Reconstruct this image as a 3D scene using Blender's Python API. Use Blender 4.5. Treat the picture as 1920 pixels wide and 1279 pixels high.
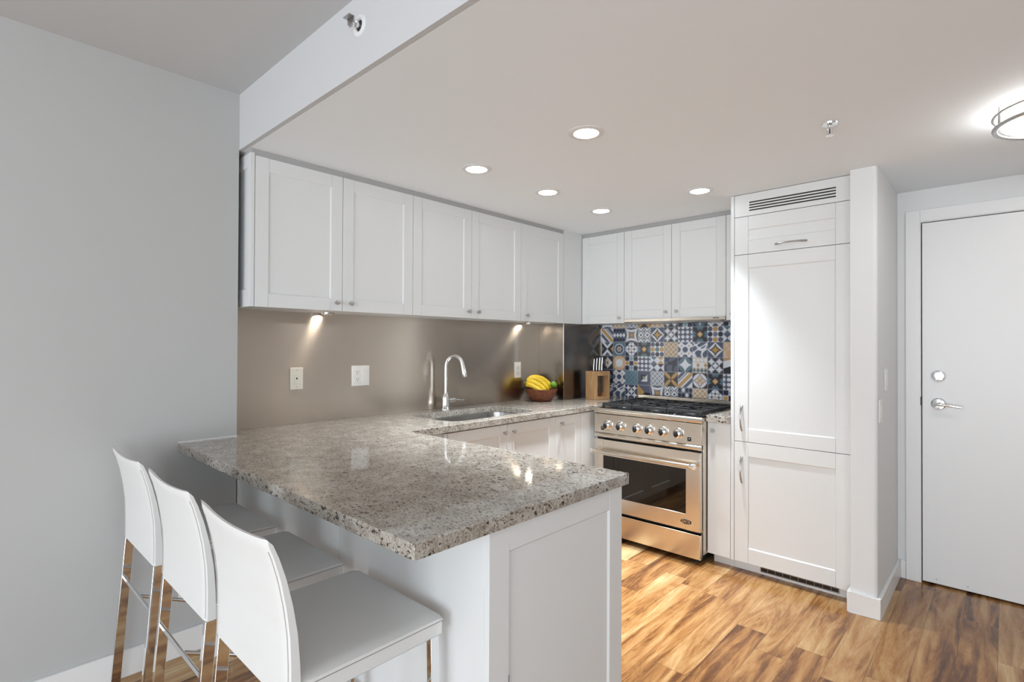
import bpy, bmesh, math, random
from mathutils import Vector, Matrix
random.seed(7)
PI = math.pi
scn = bpy.context.scene
for o in list(bpy.data.objects):
    bpy.data.objects.remove(o, do_unlink=True)
COL = scn.collection

# ------------------------------------------------------------------ camera
YAW, PITCH, ROLL = .7506, .008, .0043
fw = Vector((-math.sin(YAW)*math.cos(PITCH), math.cos(YAW)*math.cos(PITCH), math.sin(PITCH)))
rt = Vector((math.cos(YAW), math.sin(YAW), 0))
up = rt.cross(fw)
rt2 = rt*math.cos(ROLL)+up*math.sin(ROLL)
up2 = up*math.cos(ROLL)-rt*math.sin(ROLL)
cam_d = bpy.data.cameras.new('camera')
cam = bpy.data.objects.new('camera', cam_d)
COL.objects.link(cam)
M = Matrix((rt2, up2, -fw)).transposed().to_4x4()
M.translation = Vector((2.7758, -.3355, 1.3399))
cam.matrix_world = M
cam_d.sensor_width = 36
cam_d.lens = 993.5026/1920*36
cam_d.clip_start = .02
scn.camera = cam

# ------------------------------------------------------------------ world and lights
scn.view_settings.view_transform = 'Standard'
scn.view_settings.look = 'None'
scn.view_settings.gamma = 1
scn.view_settings.use_curve_mapping = False
scn.view_settings.exposure = 0.64
W = bpy.data.worlds.new('world'); scn.world = W; W.use_nodes = True
bg = W.node_tree.nodes['Background']
bg.inputs[0].default_value = (.80, .90, 1, 1)
bg.inputs[1].default_value = 1.2

def area(name, loc, direction, sx, sy, power, color):
    d = bpy.data.lights.new(name, 'AREA')
    d.shape = 'RECTANGLE'; d.size = sx; d.size_y = sy; d.energy = power; d.color = color
    o = bpy.data.objects.new(name, d); COL.objects.link(o)
    o.location = loc
    o.rotation_euler = Vector(direction).to_track_quat('-Z', 'Y').to_euler()
    return o
DAY = (.87, .94, 1.0)
area('daylight_rear_window', (1.25, -4.72, 1.12), (0, 1, -.05), 1.7, 1.9, 24, DAY)
area('daylight_rear_window', (3.35, -4.72, 1.12), (-.2, 1, -.05), 1.7, 1.9, 74, DAY)
area('side_fill_light', (4.72, -2.2, 1.12), (-1, .15, 0), 2.2, 1.9, 32, DAY)  # added fill light from the right, through an unseen side window

# ------------------------------------------------------------------ materials
MATS = {}
class N:
    def __init__(s, name):
        m = bpy.data.materials.new(name); m.use_nodes = True
        s.m = m; s.t = m.node_tree; s.b = s.t.nodes['Principled BSDF']; MATS[name] = m
    def n(s, ty, **kw):
        nd = s.t.nodes.new(ty)
        for k, v in kw.items(): setattr(nd, k, v)
        return nd
    def l(s, a, b): s.t.links.new(a, b)
    def set(s, **kw):
        al = dict(color='Base Color', rough='Roughness', metal='Metallic', spec='Specular IOR Level', coat='Coat Weight',
                  coatr='Coat Roughness', aniso='Anisotropic', trans='Transmission Weight', ior='IOR', sheen='Sheen Weight')
        for k, v in kw.items():
            if k == 'color': v = (*v, 1)
            s.b.inputs[al[k]].default_value = v
        return s
    def pos(s, scale=(1, 1, 1)):
        g = s.n('ShaderNodeNewGeometry'); mp = s.n('ShaderNodeMapping')
        mp.inputs['Scale'].default_value = scale
        s.l(g.outputs['Position'], mp.inputs[0]); return mp.outputs[0]
    def noise(s, vec, scale, detail=4, rough=.5, dist=0):
        n = s.n('ShaderNodeTexNoise'); n.inputs['Scale'].default_value = scale
        n.inputs['Detail'].default_value = detail; n.inputs['Roughness'].default_value = rough
        n.inputs['Distortion'].default_value = dist
        if vec is not None: s.l(vec, n.inputs['Vector'])
        return n.outputs[0]
    def ramp(s, fac, stops, interp='LINEAR'):
        r = s.n('ShaderNodeValToRGB'); cr = r.color_ramp; cr.interpolation = interp
        while len(cr.elements) < len(stops): cr.elements.new(.5)
        for e, (p, c) in zip(cr.elements, stops):
            e.position = p; e.color = (*c, 1) if len(c) == 3 else c
        s.l(fac, r.inputs[0]); return r.outputs[0]
    def mix(s, fac, a, b, mode='MIX'):
        m = s.n('ShaderNodeMix', data_type='RGBA', blend_type=mode)
        for sock, v in ((m.inputs[0], fac), (m.inputs[6], a), (m.inputs[7], b)):
            if isinstance(v, bpy.types.NodeSocket): s.l(v, sock)
            else: sock.default_value = v if not isinstance(v, tuple) else ((*v, 1) if len(v) == 3 else v)
        return m.outputs[2]
    def math(s, op, a, b=None, c=None):
        m = s.n('ShaderNodeMath', operation=op)
        for i, v in enumerate((a, b, c)):
            if v is None: continue
            if isinstance(v, bpy.types.NodeSocket): s.l(v, m.inputs[i])
            else: m.inputs[i].default_value = v
        return m.outputs[0]
    def bump(s, h, strength=.1, dist=.01):
        b = s.n('ShaderNodeBump'); b.inputs['Strength'].default_value = strength; b.inputs['Distance'].default_value = dist
        s.l(h, b.inputs['Height']); s.l(b.outputs[0], s.b.inputs['Normal']); return b

def paint(name, col, rough=.6, spec=.3, bump=.04, sc=180):
    m = N(name).set(color=col, rough=rough, spec=spec)
    m.bump(m.noise(m.pos(), sc, 3), bump, .002)
    return m.m
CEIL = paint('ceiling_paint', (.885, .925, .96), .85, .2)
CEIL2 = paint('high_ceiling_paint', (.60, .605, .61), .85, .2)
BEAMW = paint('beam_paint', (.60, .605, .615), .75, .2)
WHITEW = paint('white_wall_paint', (.74, .745, .745), .7, .25)
GREYW = paint('grey_wall_paint', (.485, .485, .48), .6, .3)
CAB = paint('white_cabinet_lacquer', (.735, .745, .745), .32, .4, .01)
TRIM = paint('white_trim_paint', (.80, .80, .80), .35, .4, .01)
GAP = N('dark_gap').set(color=(.03, .03, .03), rough=.8).m
GREYSTRIP = paint('grey_scribe_strip', (.42, .42, .42), .6)
PLAST = N('white_plastic').set(color=(.80, .79, .76), rough=.35, spec=.5).m
IVORY = N('ivory_plastic').set(color=(.72, .69, .60), rough=.4, spec=.5).m
BLK = N('black_plastic').set(color=(.012, .012, .013), rough=.35).m
IRON = N('black_cast_iron').set(color=(.02, .02, .022), rough=.45, spec=.5).m
ENAM = N('black_enamel').set(color=(.012, .013, .015), rough=.15, spec=.6).m
m = N('oven_glass').set(color=(.012, .008, .005), rough=.03, spec=.5, ior=1.45); GLASSB = m.m
CHROME = N('chrome').set(color=(.86, .87, .88), rough=.06, metal=1).m
NICKEL = N('brushed_nickel').set(color=(.50, .49, .48), rough=.28, metal=1).m
BLADE = N('dark_blade_steel').set(color=(.22, .22, .23), rough=.2, metal=1).m
TRIMMETAL = N('polished_edge_trim').set(color=(.85, .87, .9), rough=.2, metal=1).m
def steel(name, col, rough, tang, aniso=.75, scale=(4, 4, 900)):
    m = N(name).set(color=col, rough=rough, metal=1, aniso=aniso)
    c = m.n('ShaderNodeCombineXYZ')
    for i in range(3): c.inputs[i].default_value = tang[i]
    m.l(c.outputs[0], m.b.inputs['Tangent'])
    if name == 'range_stainless': return m.m
    f = m.noise(m.pos(scale), 1, 3)
    cc = m.ramp(f, [(.3, tuple(x*.975 for x in col)), (.7, tuple(min(1, x*1.02) for x in col))])
    m.l(cc, m.b.inputs['Base Color'])
    return m.m
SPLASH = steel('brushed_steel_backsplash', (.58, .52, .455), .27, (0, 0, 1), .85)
SPLASH_SHADED = steel('shaded_brushed_steel', (.19, .17, .15), .24, (0, 0, 1), .6)  # same backsplash steel, colour darkened to stand for dim reflections on the chase
STEEL = steel('range_stainless', (.70, .64, .56), .24, (0, 0, 1), .5)
SINKM = steel('sink_stainless', (.45, .45, .44), .25, (0, 1, 0), .4, (4, 4, 300))
# granite
m = N('speckled_granite').set(rough=.07, spec=.5)
p = m.pos()
wrp = m.n('ShaderNodeTexNoise'); wrp.inputs['Scale'].default_value = 90; wrp.inputs['Detail'].default_value = 2; m.l(p, wrp.inputs['Vector'])
pw = m.n('ShaderNodeVectorMath', operation='MULTIPLY_ADD'); m.l(wrp.outputs['Color'], pw.inputs[0]); pw.inputs[1].default_value = (.016, .016, .016); m.l(m.pos((.62, 1, 1)), pw.inputs[2]); pw = pw.outputs[0]
n1 = m.noise(p, 14, 5, .6)
base = m.ramp(n1, [(.34, (.27, .235, .195)), (.5, (.365, .33, .285)), (.66, (.47, .445, .40))])
n2 = m.noise(p, 150, 3, .6)
base = m.mix(m.ramp(n2, [(.52, (0, 0, 0)), (.68, (.7, .7, .7))]), base, (.60, .575, .53))
base = m.mix(m.ramp(n2, [(.34, (.7, .7, .7)), (.44, (0, 0, 0))]), base, (.22, .185, .15))
def specks(base, scale, prob, rad, col):
    vo = m.n('ShaderNodeTexVoronoi'); vo.inputs['Scale'].default_value = scale; m.l(pw, vo.inputs['Vector'])
    sc_ = m.n('ShaderNodeSeparateColor'); m.l(vo.outputs['Color'], sc_.inputs[0])
    on = m.math('LESS_THAN', sc_.outputs[0], prob)
    rr = m.math('MULTIPLY', m.math('ADD', sc_.outputs[1], .45), rad)
    near = m.math('LESS_THAN', vo.outputs['Distance'], rr)
    return m.mix(m.math('MULTIPLY', on, near), base, col), m.math('MULTIPLY', on, near)
base, _ = specks(base, 200, .30, .42, (.13, .095, .072))
base, s1 = specks(base, 140, .24, .40, (.085, .062, .05))
base, s2 = specks(base, 85, .11, .36, (.045, .035, .032))
m.l(base, m.b.inputs['Base Color']); GRAN = m.m
m.b.inputs['Coat Weight'].default_value = .3; m.b.inputs['Coat Roughness'].default_value = .03
# wood floor: planks along Y, .132 wide, laid from math nodes
m = N('wood_plank_floor').set(rough=.17, spec=.45)
g = m.n('ShaderNodeNewGeometry'); sx = m.n('ShaderNodeSeparateXYZ'); m.l(g.outputs['Position'], sx.inputs[0])
X, Y = sx.outputs[0], sx.outputs[1]
PW, PL = .1315, 1.15
rx = m.math('DIVIDE', m.math('ADD', X, .015+PW), PW)
row = m.math('FLOOR', rx); fx = m.math('FRACT', rx)
wn = m.n('ShaderNodeTexWhiteNoise', noise_dimensions='1D'); m.l(row, wn.inputs['W'])
ry = m.math('ADD', m.math('DIVIDE', Y, PL), m.math('MULTIPLY', wn.outputs['Value'], 7.3))
seg = m.math('FLOOR', ry); fy = m.math('FRACT', ry)
cid = m.n('ShaderNodeCombineXYZ'); m.l(row, cid.inputs[0]); m.l(seg, cid.inputs[1])
wn2 = m.n('ShaderNodeTexWhiteNoise', noise_dimensions='3D'); m.l(cid.outputs[0], wn2.inputs['Vector'])
off = m.n('ShaderNodeVectorMath', operation='MULTIPLY_ADD')
m.l(wn2.outputs['Color'], off.inputs[0]); off.inputs[1].default_value = (9, 9, 9); m.l(g.outputs['Position'], off.inputs[2])
def mp(scale):
    q = m.n('ShaderNodeMapping'); q.inputs['Scale'].default_value = scale; m.l(off.outputs[0], q.inputs[0]); return q.outputs[0]
ga = m.noise(mp((8, .95, 1)), 1.2, 6, .62, 1.4)
gb = m.noise(mp((60, 2.2, 1)), 1.0, 5, .62, .6)
gc = m.noise(mp((20, 3.6, 1)), 1.0, 7, .7, 2.6)
tone = m.math('ADD', m.math('MULTIPLY', ga, .80), m.math('MULTIPLY', gb, .18))
tone = m.math('ADD', tone, m.math('MULTIPLY', gc, .20))
tone = m.math('ADD', tone, m.math('MULTIPLY', m.math('SUBTRACT', wn2.outputs['Value'], .5), .20))
wood = m.ramp(tone, [(.36, (.060, .022, .009)), (.47, (.175, .072, .026)), (.56, (.345, .162, .055)), (.67, (.47, .275, .118)), (.80, (.62, .43, .225))])
vn = m.noise(mp((5, .7, 1)), 2.2, 5, .7, 3.0)
vein = m.ramp(m.math('ABSOLUTE', m.math('SUBTRACT', vn, .5)), [(.0, (.75, .75, .75)), (.011, (0, 0, 0))])
vg_ = m.ramp(ga, [(.42, (1, 1, 1)), (.54, (0, 0, 0))])
vein = m.math('MULTIPLY', vein, vg_)
wood = m.mix(vein, wood, (.06, .026, .012))
seamx = m.math('LESS_THAN', m.math('MINIMUM', fx, m.math('SUBTRACT', 1, fx)), .0085)
seamy = m.math('LESS_THAN', m.math('MINIMUM', fy, m.math('SUBTRACT', 1, fy)), .0011)
seam = m.math('MAXIMUM', seamx, seamy)
wood = m.mix(m.math('MULTIPLY', seam, .55), wood, (.05, .022, .01))
m.l(wood, m.b.inputs['Base Color'])
m.bump(m.math('ADD', m.math('MULTIPLY', gb, .3), m.math('MULTIPLY', seam, -1)), .12, .002)
FLOOR = m.m
# leather
m = N('white_leather').set(color=(.74, .74, .73), rough=.42, spec=.4)
v = m.n('ShaderNodeTexVoronoi'); v.inputs['Scale'].default_value = 420; m.l(m.pos(), v.inputs['Vector'])
m.bump(v.outputs['Distance'], .08, .001); LEATH = m.m
SEAM = N('leather_edge_piping').set(color=(.56, .53, .50), rough=.5).m
PIPE = N('grey_seam_thread').set(color=(.26, .26, .27), rough=.6).m
# block wood, basket, fruit
m = N('pale_block_wood').set(rough=.45)
gg = m.noise(m.pos((30, 30, 2.5)), 1.5, 5, .6, 1)
m.l(m.ramp(gg, [(.3, (.42, .22, .09)), (.7, (.64, .40, .21))]), m.b.inputs['Base Color']); BLOCK = m.m
m = N('reddish_basket_wood').set(rough=.5)
wv = m.n('ShaderNodeTexVoronoi'); wv.inputs['Scale'].default_value = 70; m.l(m.pos((1, 1, 1.8)), wv.inputs['Vector'])
m.l(m.ramp(wv.outputs['Distance'], [(.1, (.34, .13, .055)), (.45, (.15, .04, .015))]), m.b.inputs['Base Color'])
m.bump(wv.outputs['Distance'], .6, .004); BASK = m.m
m = N('banana_skin').set(rough=.4)
m.l(m.ramp(m.noise(m.pos(), 30, 3), [(.3, (.72, .48, .02)), (.7, (.85, .62, .04))]), m.b.inputs['Base Color']); BAN = m.m
BANTIP = N('banana_stem').set(color=(.25, .22, .03), rough=.6).m
m = N('lime_skin').set(rough=.3)
m.l(m.ramp(m.noise(m.pos(), 60, 3), [(.3, (.06, .20, .01)), (.7, (.16, .36, .03))]), m.b.inputs['Base Color']); LIME = m.m
def emis(name, col, strength):
    m = N(name).set(color=(.9, .9, .9))
    m.b.inputs['Emission Color'].default_value = (*col, 1); m.b.inputs['Emission Strength'].default_value = strength
    return m.m
WARM = (.89, .955, 1.0)
LENS = emis('downlight_lens', WARM, 14)
PUCK = emis('puck_lens', (1, .88, .72), 110)
DOME = emis('flush_light_glass', (1, .98, .95), 8)

# ------------------------------------------------------------------ mesh helpers
class B:
    def __init__(s): s.bm = bmesh.new()
    def box(s, x0, x1, y0, y1, z0, z1):
        v = [s.bm.verts.new((x, y, z)) for x in (x0, x1) for y in (y0, y1) for z in (z0, z1)]
        for f in ((0, 1, 3, 2), (4, 6, 7, 5), (0, 4, 5, 1), (2, 3, 7, 6), (0, 2, 6, 4), (1, 5, 7, 3)):
            s.bm.faces.new([v[i] for i in f])
        return s
    def poly_prism(s, pts, z0, z1):
        a = [s.bm.verts.new((x, y, z0)) for x, y in pts]; b = [s.bm.verts.new((x, y, z1)) for x, y in pts]
        n = len(pts)
        s.bm.faces.new(a[::-1]); s.bm.faces.new(b)
        for i in range(n): s.bm.faces.new((a[i], a[(i+1) % n], b[(i+1) % n], b[i]))
        return s
    def extrude(s, prof, axis, a0, a1):
        # prof: 2-D points in the two other axes (ordered), extruded along axis
        def P(p, a):
            return {'x': (a, p[0], p[1]), 'y': (p[0], a, p[1]), 'z': (p[0], p[1], a)}[axis]
        a = [s.bm.verts.new(P(p, a0)) for p in prof]; b = [s.bm.verts.new(P(p, a1)) for p in prof]
        n = len(prof)
        s.bm.faces.new(a[::-1]); s.bm.faces.new(b)
        for i in range(n): s.bm.faces.new((a[i], a[(i+1) % n], b[(i+1) % n], b[i]))
        return s
    def lathe(s, prof, c, axis=(0, 0, 1), seg=24):
        # prof: (radius, height along axis)
        ax = Vector(axis).normalized(); q = ax.orthogonal().normalized(); w = ax.cross(q); c = Vector(c)
        rings = []
        for r, h in prof:
            if r < 1e-6: rings.append([s.bm.verts.new(c+ax*h)])
            else: rings.append([s.bm.verts.new(c+ax*h+(q*math.cos(2*PI*k/seg)+w*math.sin(2*PI*k/seg))*r) for k in range(seg)])
        for A, Bq in zip(rings, rings[1:]):
            for k in range(seg):
                k2 = (k+1) % seg
                if len(A) == 1 and len(Bq) == 1: continue
                if len(A) == 1: s.bm.faces.new((A[0], Bq[k], Bq[k2]))
                elif len(Bq) == 1: s.bm.faces.new((A[k], A[k2], Bq[0]))
                else: s.bm.faces.new((A[k], A[k2], Bq[k2], Bq[k]))
        for R in (rings[0], rings[-1]):
            if len(R) > 1: s.bm.faces.new(R)
        return s
    def tube(s, path, r, seg=14, flat=None):
        P = [Vector(p) for p in path]; rs = r if isinstance(r, (list, tuple)) else [r]*len(P)
        rings = []; ref = None
        for i, p in enumerate(P):
            t = (P[min(i+1, len(P)-1)]-P[max(i-1, 0)]).normalized()
            if ref is None: ref = t.orthogonal().normalized()
            ref = (ref-t*ref.dot(t)).normalized(); w = t.cross(ref)
            rings.append([s.bm.verts.new(p+(ref*math.cos(2*PI*k/seg)+w*math.sin(2*PI*k/seg))*rs[i]) for k in range(seg)])
        for A, Bq in zip(rings, rings[1:]):
            for k in range(seg): s.bm.faces.new((A[k], A[(k+1) % seg], Bq[(k+1) % seg], Bq[k]))
        s.bm.faces.new(rings[0][::-1]); s.bm.faces.new(rings[-1])
        return s
    def grid(s, fn, nu, nv, closed_u=False):
        V = [[s.bm.verts.new(fn(i/nu, j/nv)) for j in range(nv+1)] for i in range(nu+(0 if closed_u else 1))]
        nn = len(V)
        for i in range(nu):
            for j in range(nv):
                s.bm.faces.new((V[i][j], V[(i+1) % nn][j], V[(i+1) % nn][j+1], V[i][j+1]))
        return V
    def bar(s, p0, p1, a, b, ref=(1, 0, 0)):
        # rectangular bar from p0 to p1: a along ref, b across
        p0 = Vector(p0); p1 = Vector(p1); t = (p1-p0).normalized()
        u = Vector(ref); u = (u-t*u.dot(t)).normalized(); w = t.cross(u)
        v = [s.bm.verts.new(p+u*i*a/2+w*j*b/2) for p in (p0, p1) for i in (-1, 1) for j in (-1, 1)]
        for f in ((0, 1, 3, 2), (4, 6, 7, 5), (0, 4, 5, 1), (2, 3, 7, 6), (0, 2, 6, 4), (1, 5, 7, 3)):
            s.bm.faces.new([v[i] for i in f])
        return s
    def build(s, name, mat, parent=None, bevel=0, smooth=False, seg=2, org=None):
        bm = s.bm
        bmesh.ops.remove_doubles(bm, verts=bm.verts, dist=1e-6)
        bmesh.ops.recalc_face_normals(bm, faces=bm.faces)
        if org is None:
            org = Vector(parent['_org']) if parent is not None else None
            if org is None:
                xs = [v.co for v in bm.verts]
                org = Vector(((min(c.x for c in xs)+max(c.x for c in xs))/2, (min(c.y for c in xs)+max(c.y for c in xs))/2, min(c.z for c in xs)))
        org = Vector(org)
        bmesh.ops.translate(bm, verts=bm.verts, vec=-org)
        me = bpy.data.meshes.new(name); bm.to_mesh(me); bm.free()
        o = bpy.data.objects.new(name, me); COL.objects.link(o)
        me.materials.append(mat)
        if smooth:
            for pl in me.polygons: pl.use_smooth = True
        if parent is not None:
            o.parent = parent
            o['_org'] = list(org)
        else:
            o.location = org; o['_org'] = list(org)
        if bevel:
            b = o.modifiers.new('bevel', 'BEVEL'); b.width = bevel; b.segments = seg; b.limit_method = 'ANGLE'; b.angle_limit = .6
            b.harden_normals = False
        if smooth == 'auto' or bevel:
            try: me.set_sharp_from_angle(angle=.6)
            except Exception: pass
        return o
def tag(o, label, cat, group=None):
    o['label'] = label; o['category'] = cat
    if group: o['group'] = group
    return o
def thing(name, label, cat, loc, group=None):
    o = bpy.data.objects.new(name, None); COL.objects.link(o)
    o.location = loc; o['_org'] = list(loc); o.empty_display_size = .05
    return tag(o, label, cat, group)
def struct(name, b, mat, bevel=0, parent=None):
    o = b.build(name, mat, parent, bevel)
    if parent is None: o['kind'] = 'structure'
    return o
def text_mesh(name, body, size, mat, parent, origin, rot, depth=.0008):
    cu = bpy.data.curves.new('txt', 'FONT'); cu.body = body; cu.size = size; cu.extrude = depth
    cu.align_x = 'CENTER'; cu.align_y = 'CENTER'
    t = bpy.data.objects.new('txt', cu); COL.objects.link(t)
    bpy.context.view_layer.update()
    me = bpy.data.meshes.new_from_object(t.evaluated_get(bpy.context.evaluated_depsgraph_get()))
    bpy.data.objects.remove(t, do_unlink=True)
    o = bpy.data.objects.new(name, me); COL.objects.link(o); me.materials.clear(); me.materials.append(mat)
    me.transform(rot.to_4x4())
    me.transform(Matrix.Translation(Vector(origin)-Vector(parent['_org'])))
    o.parent = parent; o['_org'] = list(parent['_org'])
    return o

# ------------------------------------------------------------------ the setting
ZH, ZL = 2.498, 2.2403       # high ceiling, kitchen soffit
XG, YB = .175, .5915         # grey wall plane, beam face
YW = 3.48                    # back wall
XR, YR = 4.6, -4.6           # right wall, rear wall
struct('floor', B().box(-.1, XR+.1, YR-.1, YW+.1, -.08, 0), FLOOR)
struct('ceiling', B().box(-.1, XR+.1, YB+.02, YW+.1, ZL, ZL+.1), CEIL)
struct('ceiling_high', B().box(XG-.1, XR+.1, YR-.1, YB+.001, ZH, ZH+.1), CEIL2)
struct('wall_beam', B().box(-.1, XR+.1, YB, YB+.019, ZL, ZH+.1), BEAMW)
struct('wall_left', B().box(XG-.18, XG, YR, YB-.0005, 0, ZH), GREYW)
struct('wall_left_kitchen', B().box(-.1, 0, YB, YW, 0, ZL), WHITEW)
struct('wall_back', B().box(-.1, 2.19, YW, YW+.1, 0, ZL), WHITEW)
struct('wall_chase', B().box(0.0, .2495, 2.9635, YW, .9145, ZL), WHITEW)
# partition beside the tall cabinet with a rounded (bull-nose) outer corner
r = .018; xa, xb, ya = 2.1955, 2.31, 2.8084
pts = [(xa, YW-.001), (xa, ya)]
for k in range(7):
    t = -PI/2+k/6*PI/2; pts.append((xb-r+r*math.cos(t), ya+r+r*math.sin(t)))
pts.append((xb, YW-.001))
o = struct('wall_partition', B().poly_prism(pts, 0, ZL-.0005), WHITEW)
DX0, DX1, DZ = 2.4228, 3.36, 2.0483
struct('wall_entry', B().box(2.19, DX0-.012, YW, YW+.1, 0, ZL).box(DX1+.012, XR, YW, YW+.1, 0, ZL).box(DX0-.012, DX1+.012, YW, YW+.1, DZ+.012, ZL), WHITEW)
struct('wall_right', B().box(XR, XR+.1, YR, -3.35, 0, ZH).box(XR, XR+.1, -1.05, YW, 0, ZH).box(XR, XR+.1, -3.35, -1.05, 0, .12).box(XR, XR+.1, -3.35, -1.05, 2.15, ZH), WHITEW)
wb = B().box(XG-.18, .35, YR-.1, YR, 0, ZH).box(2.15, 2.45, YR-.1, YR, 0, ZH).box(4.25, XR+.1, YR-.1, YR, 0, ZH)
wb.box(.35, 2.15, YR-.1, YR, 0, .12).box(.35, 2.15, YR-.1, YR, 2.15, ZH).box(2.45, 4.25, YR-.1, YR, 0, .12).box(2.45, 4.25, YR-.1, YR, 2.15, ZH)
struct('wall_rear', wb, WHITEW)
def wframe(name, b0, b1, axis, at):
    b = B(); t = .05
    if axis == 'y':
        b.box(b0, b0+t, at-.08, at-.02, .12, 2.15).box(b1-t, b1, at-.08, at-.02, .12, 2.15).box(b0+t, b1-t, at-.08, at-.02, .12, .17).box(b0+t, b1-t, at-.08, at-.02, 2.10, 2.15)
        b.box((b0+b1)/2-.02, (b0+b1)/2+.02, at-.08, at-.02, .17, 2.10)
    else:
        b.box(at+.02, at+.08, b0, b0+t, .12, 2.15).box(at+.02, at+.08, b1-t, b1, .12, 2.15).box(at+.02, at+.08, b0+t, b1-t, .12, .17).box(at+.02, at+.08, b0+t, b1-t, 2.10, 2.15)
    struct(name, b, TRIM)
wframe('window_1', .35, 2.15, 'y', YR); wframe('window_2', 2.45, 4.25, 'y', YR); wframe('added_fill_window', -3.35, -1.05, 'x', XR)  # the side window is unseen, added to carry the fill light
# baseboards
def bbprof(t=.014, h=.1037): return t, h
struct('baseboard_left', B().box(XG, XG+.014, YR+.001, .586, 0, .108), TRIM, .003)
pb = B().box(xa-.001, xb+.0145, ya-.0145, ya, 0, .1037).box(xb, xb+.0145, ya, YW-.0005, 0, .1037).box(xa-.0145+.001, xa-.001, ya-.0145, ya+.055, 0, .1037)
struct('baseboard_partition', pb, TRIM, .003)
struct('baseboard_entry', B().box(xb+.0145, 2.348, YW-.014, YW, 0, .1037), TRIM, .003)
# door casing and leaf
cs = B()
cx0, cx1, cz = 2.349, DX1+.074, 2.1243
cs.box(cx0, DX0-.006, YW-.016, YW-.0005, 0, cz).box(DX1+.006, cx1, YW-.016, YW-.0005, 0, cz).box(DX0-.006, DX1+.006, YW-.016, YW-.0005, DZ+.006, cz)
struct('trim_1', cs, TRIM, .0025)
jm = B().box(DX0-.0115, DX0-.003, YW-.010, YW+.1, 0, DZ+.011).box(DX1+.003, DX1+.0115, YW-.010, YW+.1, 0, DZ+.011).box(DX0-.003, DX1+.003, YW-.010, YW+.1, DZ+.003, DZ+.011)
struct('trim_2', jm, TRIM)
struct('door_gap_shade', B().box(DX0-.003, DX1+.003, YW+.045, YW+.1, .0005, DZ+.003), GAP)  # near-black sheet behind the leaf, painted shade for the door gaps
door = B().box(DX0+.002, DX1, YW-.004, YW+.04, .012, DZ-.001).build('door_1', TRIM, None, .0015); door['kind'] = 'structure'
# lever, deadbolt, latch, bolt heads on the door
DY = YW-.004
b = B().lathe([(0, 0), (.034, 0), (.034, .004), (.028, .010), (.014, .012), (.014, .035), (0, .035)], (2.497, DY, 1.020), (0, -1, 0), 28)
b.build('lever_rose', CHROME, door, smooth='auto')
pth = [(2.485, DY-.042, 1.020), (2.500, DY-.045, 1.0215), (2.53, DY-.048, 1.019), (2.57, DY-.05, 1.014), (2.602, DY-.047, 1.009)]
B().tube(pth, [.011, .0115, .008, .0065, .005], 12).build('door_lever', CHROME, door, smooth='auto')
B().lathe([(0, 0), (.033, 0), (.033, .006), (.027, .013), (.016, .015), (0, .015)], (2.497, DY, 1.178), (0, -1, 0), 28).box(2.4935, 2.5005, DY-.036, DY-.014, 1.158, 1.198).build('deadbolt', CHROME, door, .001, smooth='auto')
B().box(DX0-.0095, DX0-.0020, YW-.0125, YW-.0102, 1.008, 1.056).build('latch_plate', BLK, door)
for xx in (2.487, 2.62, 2.95): B().lathe([(0, 0), (.004, 0), (.003, .002), (0, .002)], (xx, DY, .035), (0, -1, 0), 10).build('bolt_head', NICKEL, door)
# the door edges of the frame are structure; the threshold is the painted dark sheet seen under the leaf

# ------------------------------------------------------------------ cabinet pieces
def frame_pt(org, U, Nn):
    org = Vector(org); U = Vector(U); Nn = Vector(Nn); Z = Vector((0, 0, 1))
    return lambda u, v, n: org+U*u+Z*v+Nn*n
def shaker(name, parent, org, U, Nn, w, h, st=.062, rt_=.062, rb=.062, mat=CAB, t=.018, rec=.007, flat=False):
    """door leaf: org = lower left corner of the back face"""
    P = frame_pt(org, U, Nn); b = B(); bm = b.bm
    V = lambda u, v, n: bm.verts.new(P(u, v, n))
    if flat:
        c = [V(u, v, n) for n in (0, t) for u, v in ((0, 0), (w, 0), (w, h), (0, h))]
        for f in ((3, 2, 1, 0), (4, 5, 6, 7), (0, 1, 5, 4), (1, 2, 6, 5), (2, 3, 7, 6), (3, 0, 4, 7)): bm.faces.new([c[i] for i in f])
        return b.build(name, mat, parent, .0012)
    def bx(u0, u1, v0, v1, n0, n1):
        c = [V(u, v, n) for n in (n0, n1) for u, v in ((u0, v0), (u1, v0), (u1, v1), (u0, v1))]
        for f in ((3, 2, 1, 0), (4, 5, 6, 7), (0, 1, 5, 4), (1, 2, 6, 5), (2, 3, 7, 6), (3, 0, 4, 7)): bm.faces.new([c[i] for i in f])
    bx(0, st-.0004, 0, h, 0, t); bx(w-st+.0004, w, 0, h, 0, t)
    bx(st+.0004, w-st-.0004, 0, rb, 0, t-.0006); bx(st+.0004, w-st-.0004, h-rt_, h, 0, t-.0006)
    # sloped reveal and panel
    e = .0055; n1 = t-.0012; n2 = t-rec
    o4 = [(st, rb), (w-st, rb), (w-st, h-rt_), (st, h-rt_)]
    i4 = [(st+e, rb+e), (w-st-e, rb+e), (w-st-e, h-rt_-e), (st+e, h-rt_-e)]
    a = [V(*q, n1) for q in o4]; c = [V(*q, n2) for q in i4]
    for i in range(4): bm.faces.new((a[i], a[(i+1) % 4], c[(i+1) % 4], c[i]))
    bm.faces.new(c)
    bx(st*.5, w-st*.5, rb*.5, h-rt_*.5, .001, n2-.002)
    o = b.build(name, mat, parent, .0006, seg=1)
    return o
def knob(parent, p, Nn):
    B().lathe([(0, 0), (.006, 0), (.0055, .010), (.007, .013), (.0115, .017), (.0125, .022), (.0115, .026), (0, .027)], p, Nn, 18).build('knob', NICKEL, parent, smooth='auto')
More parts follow.
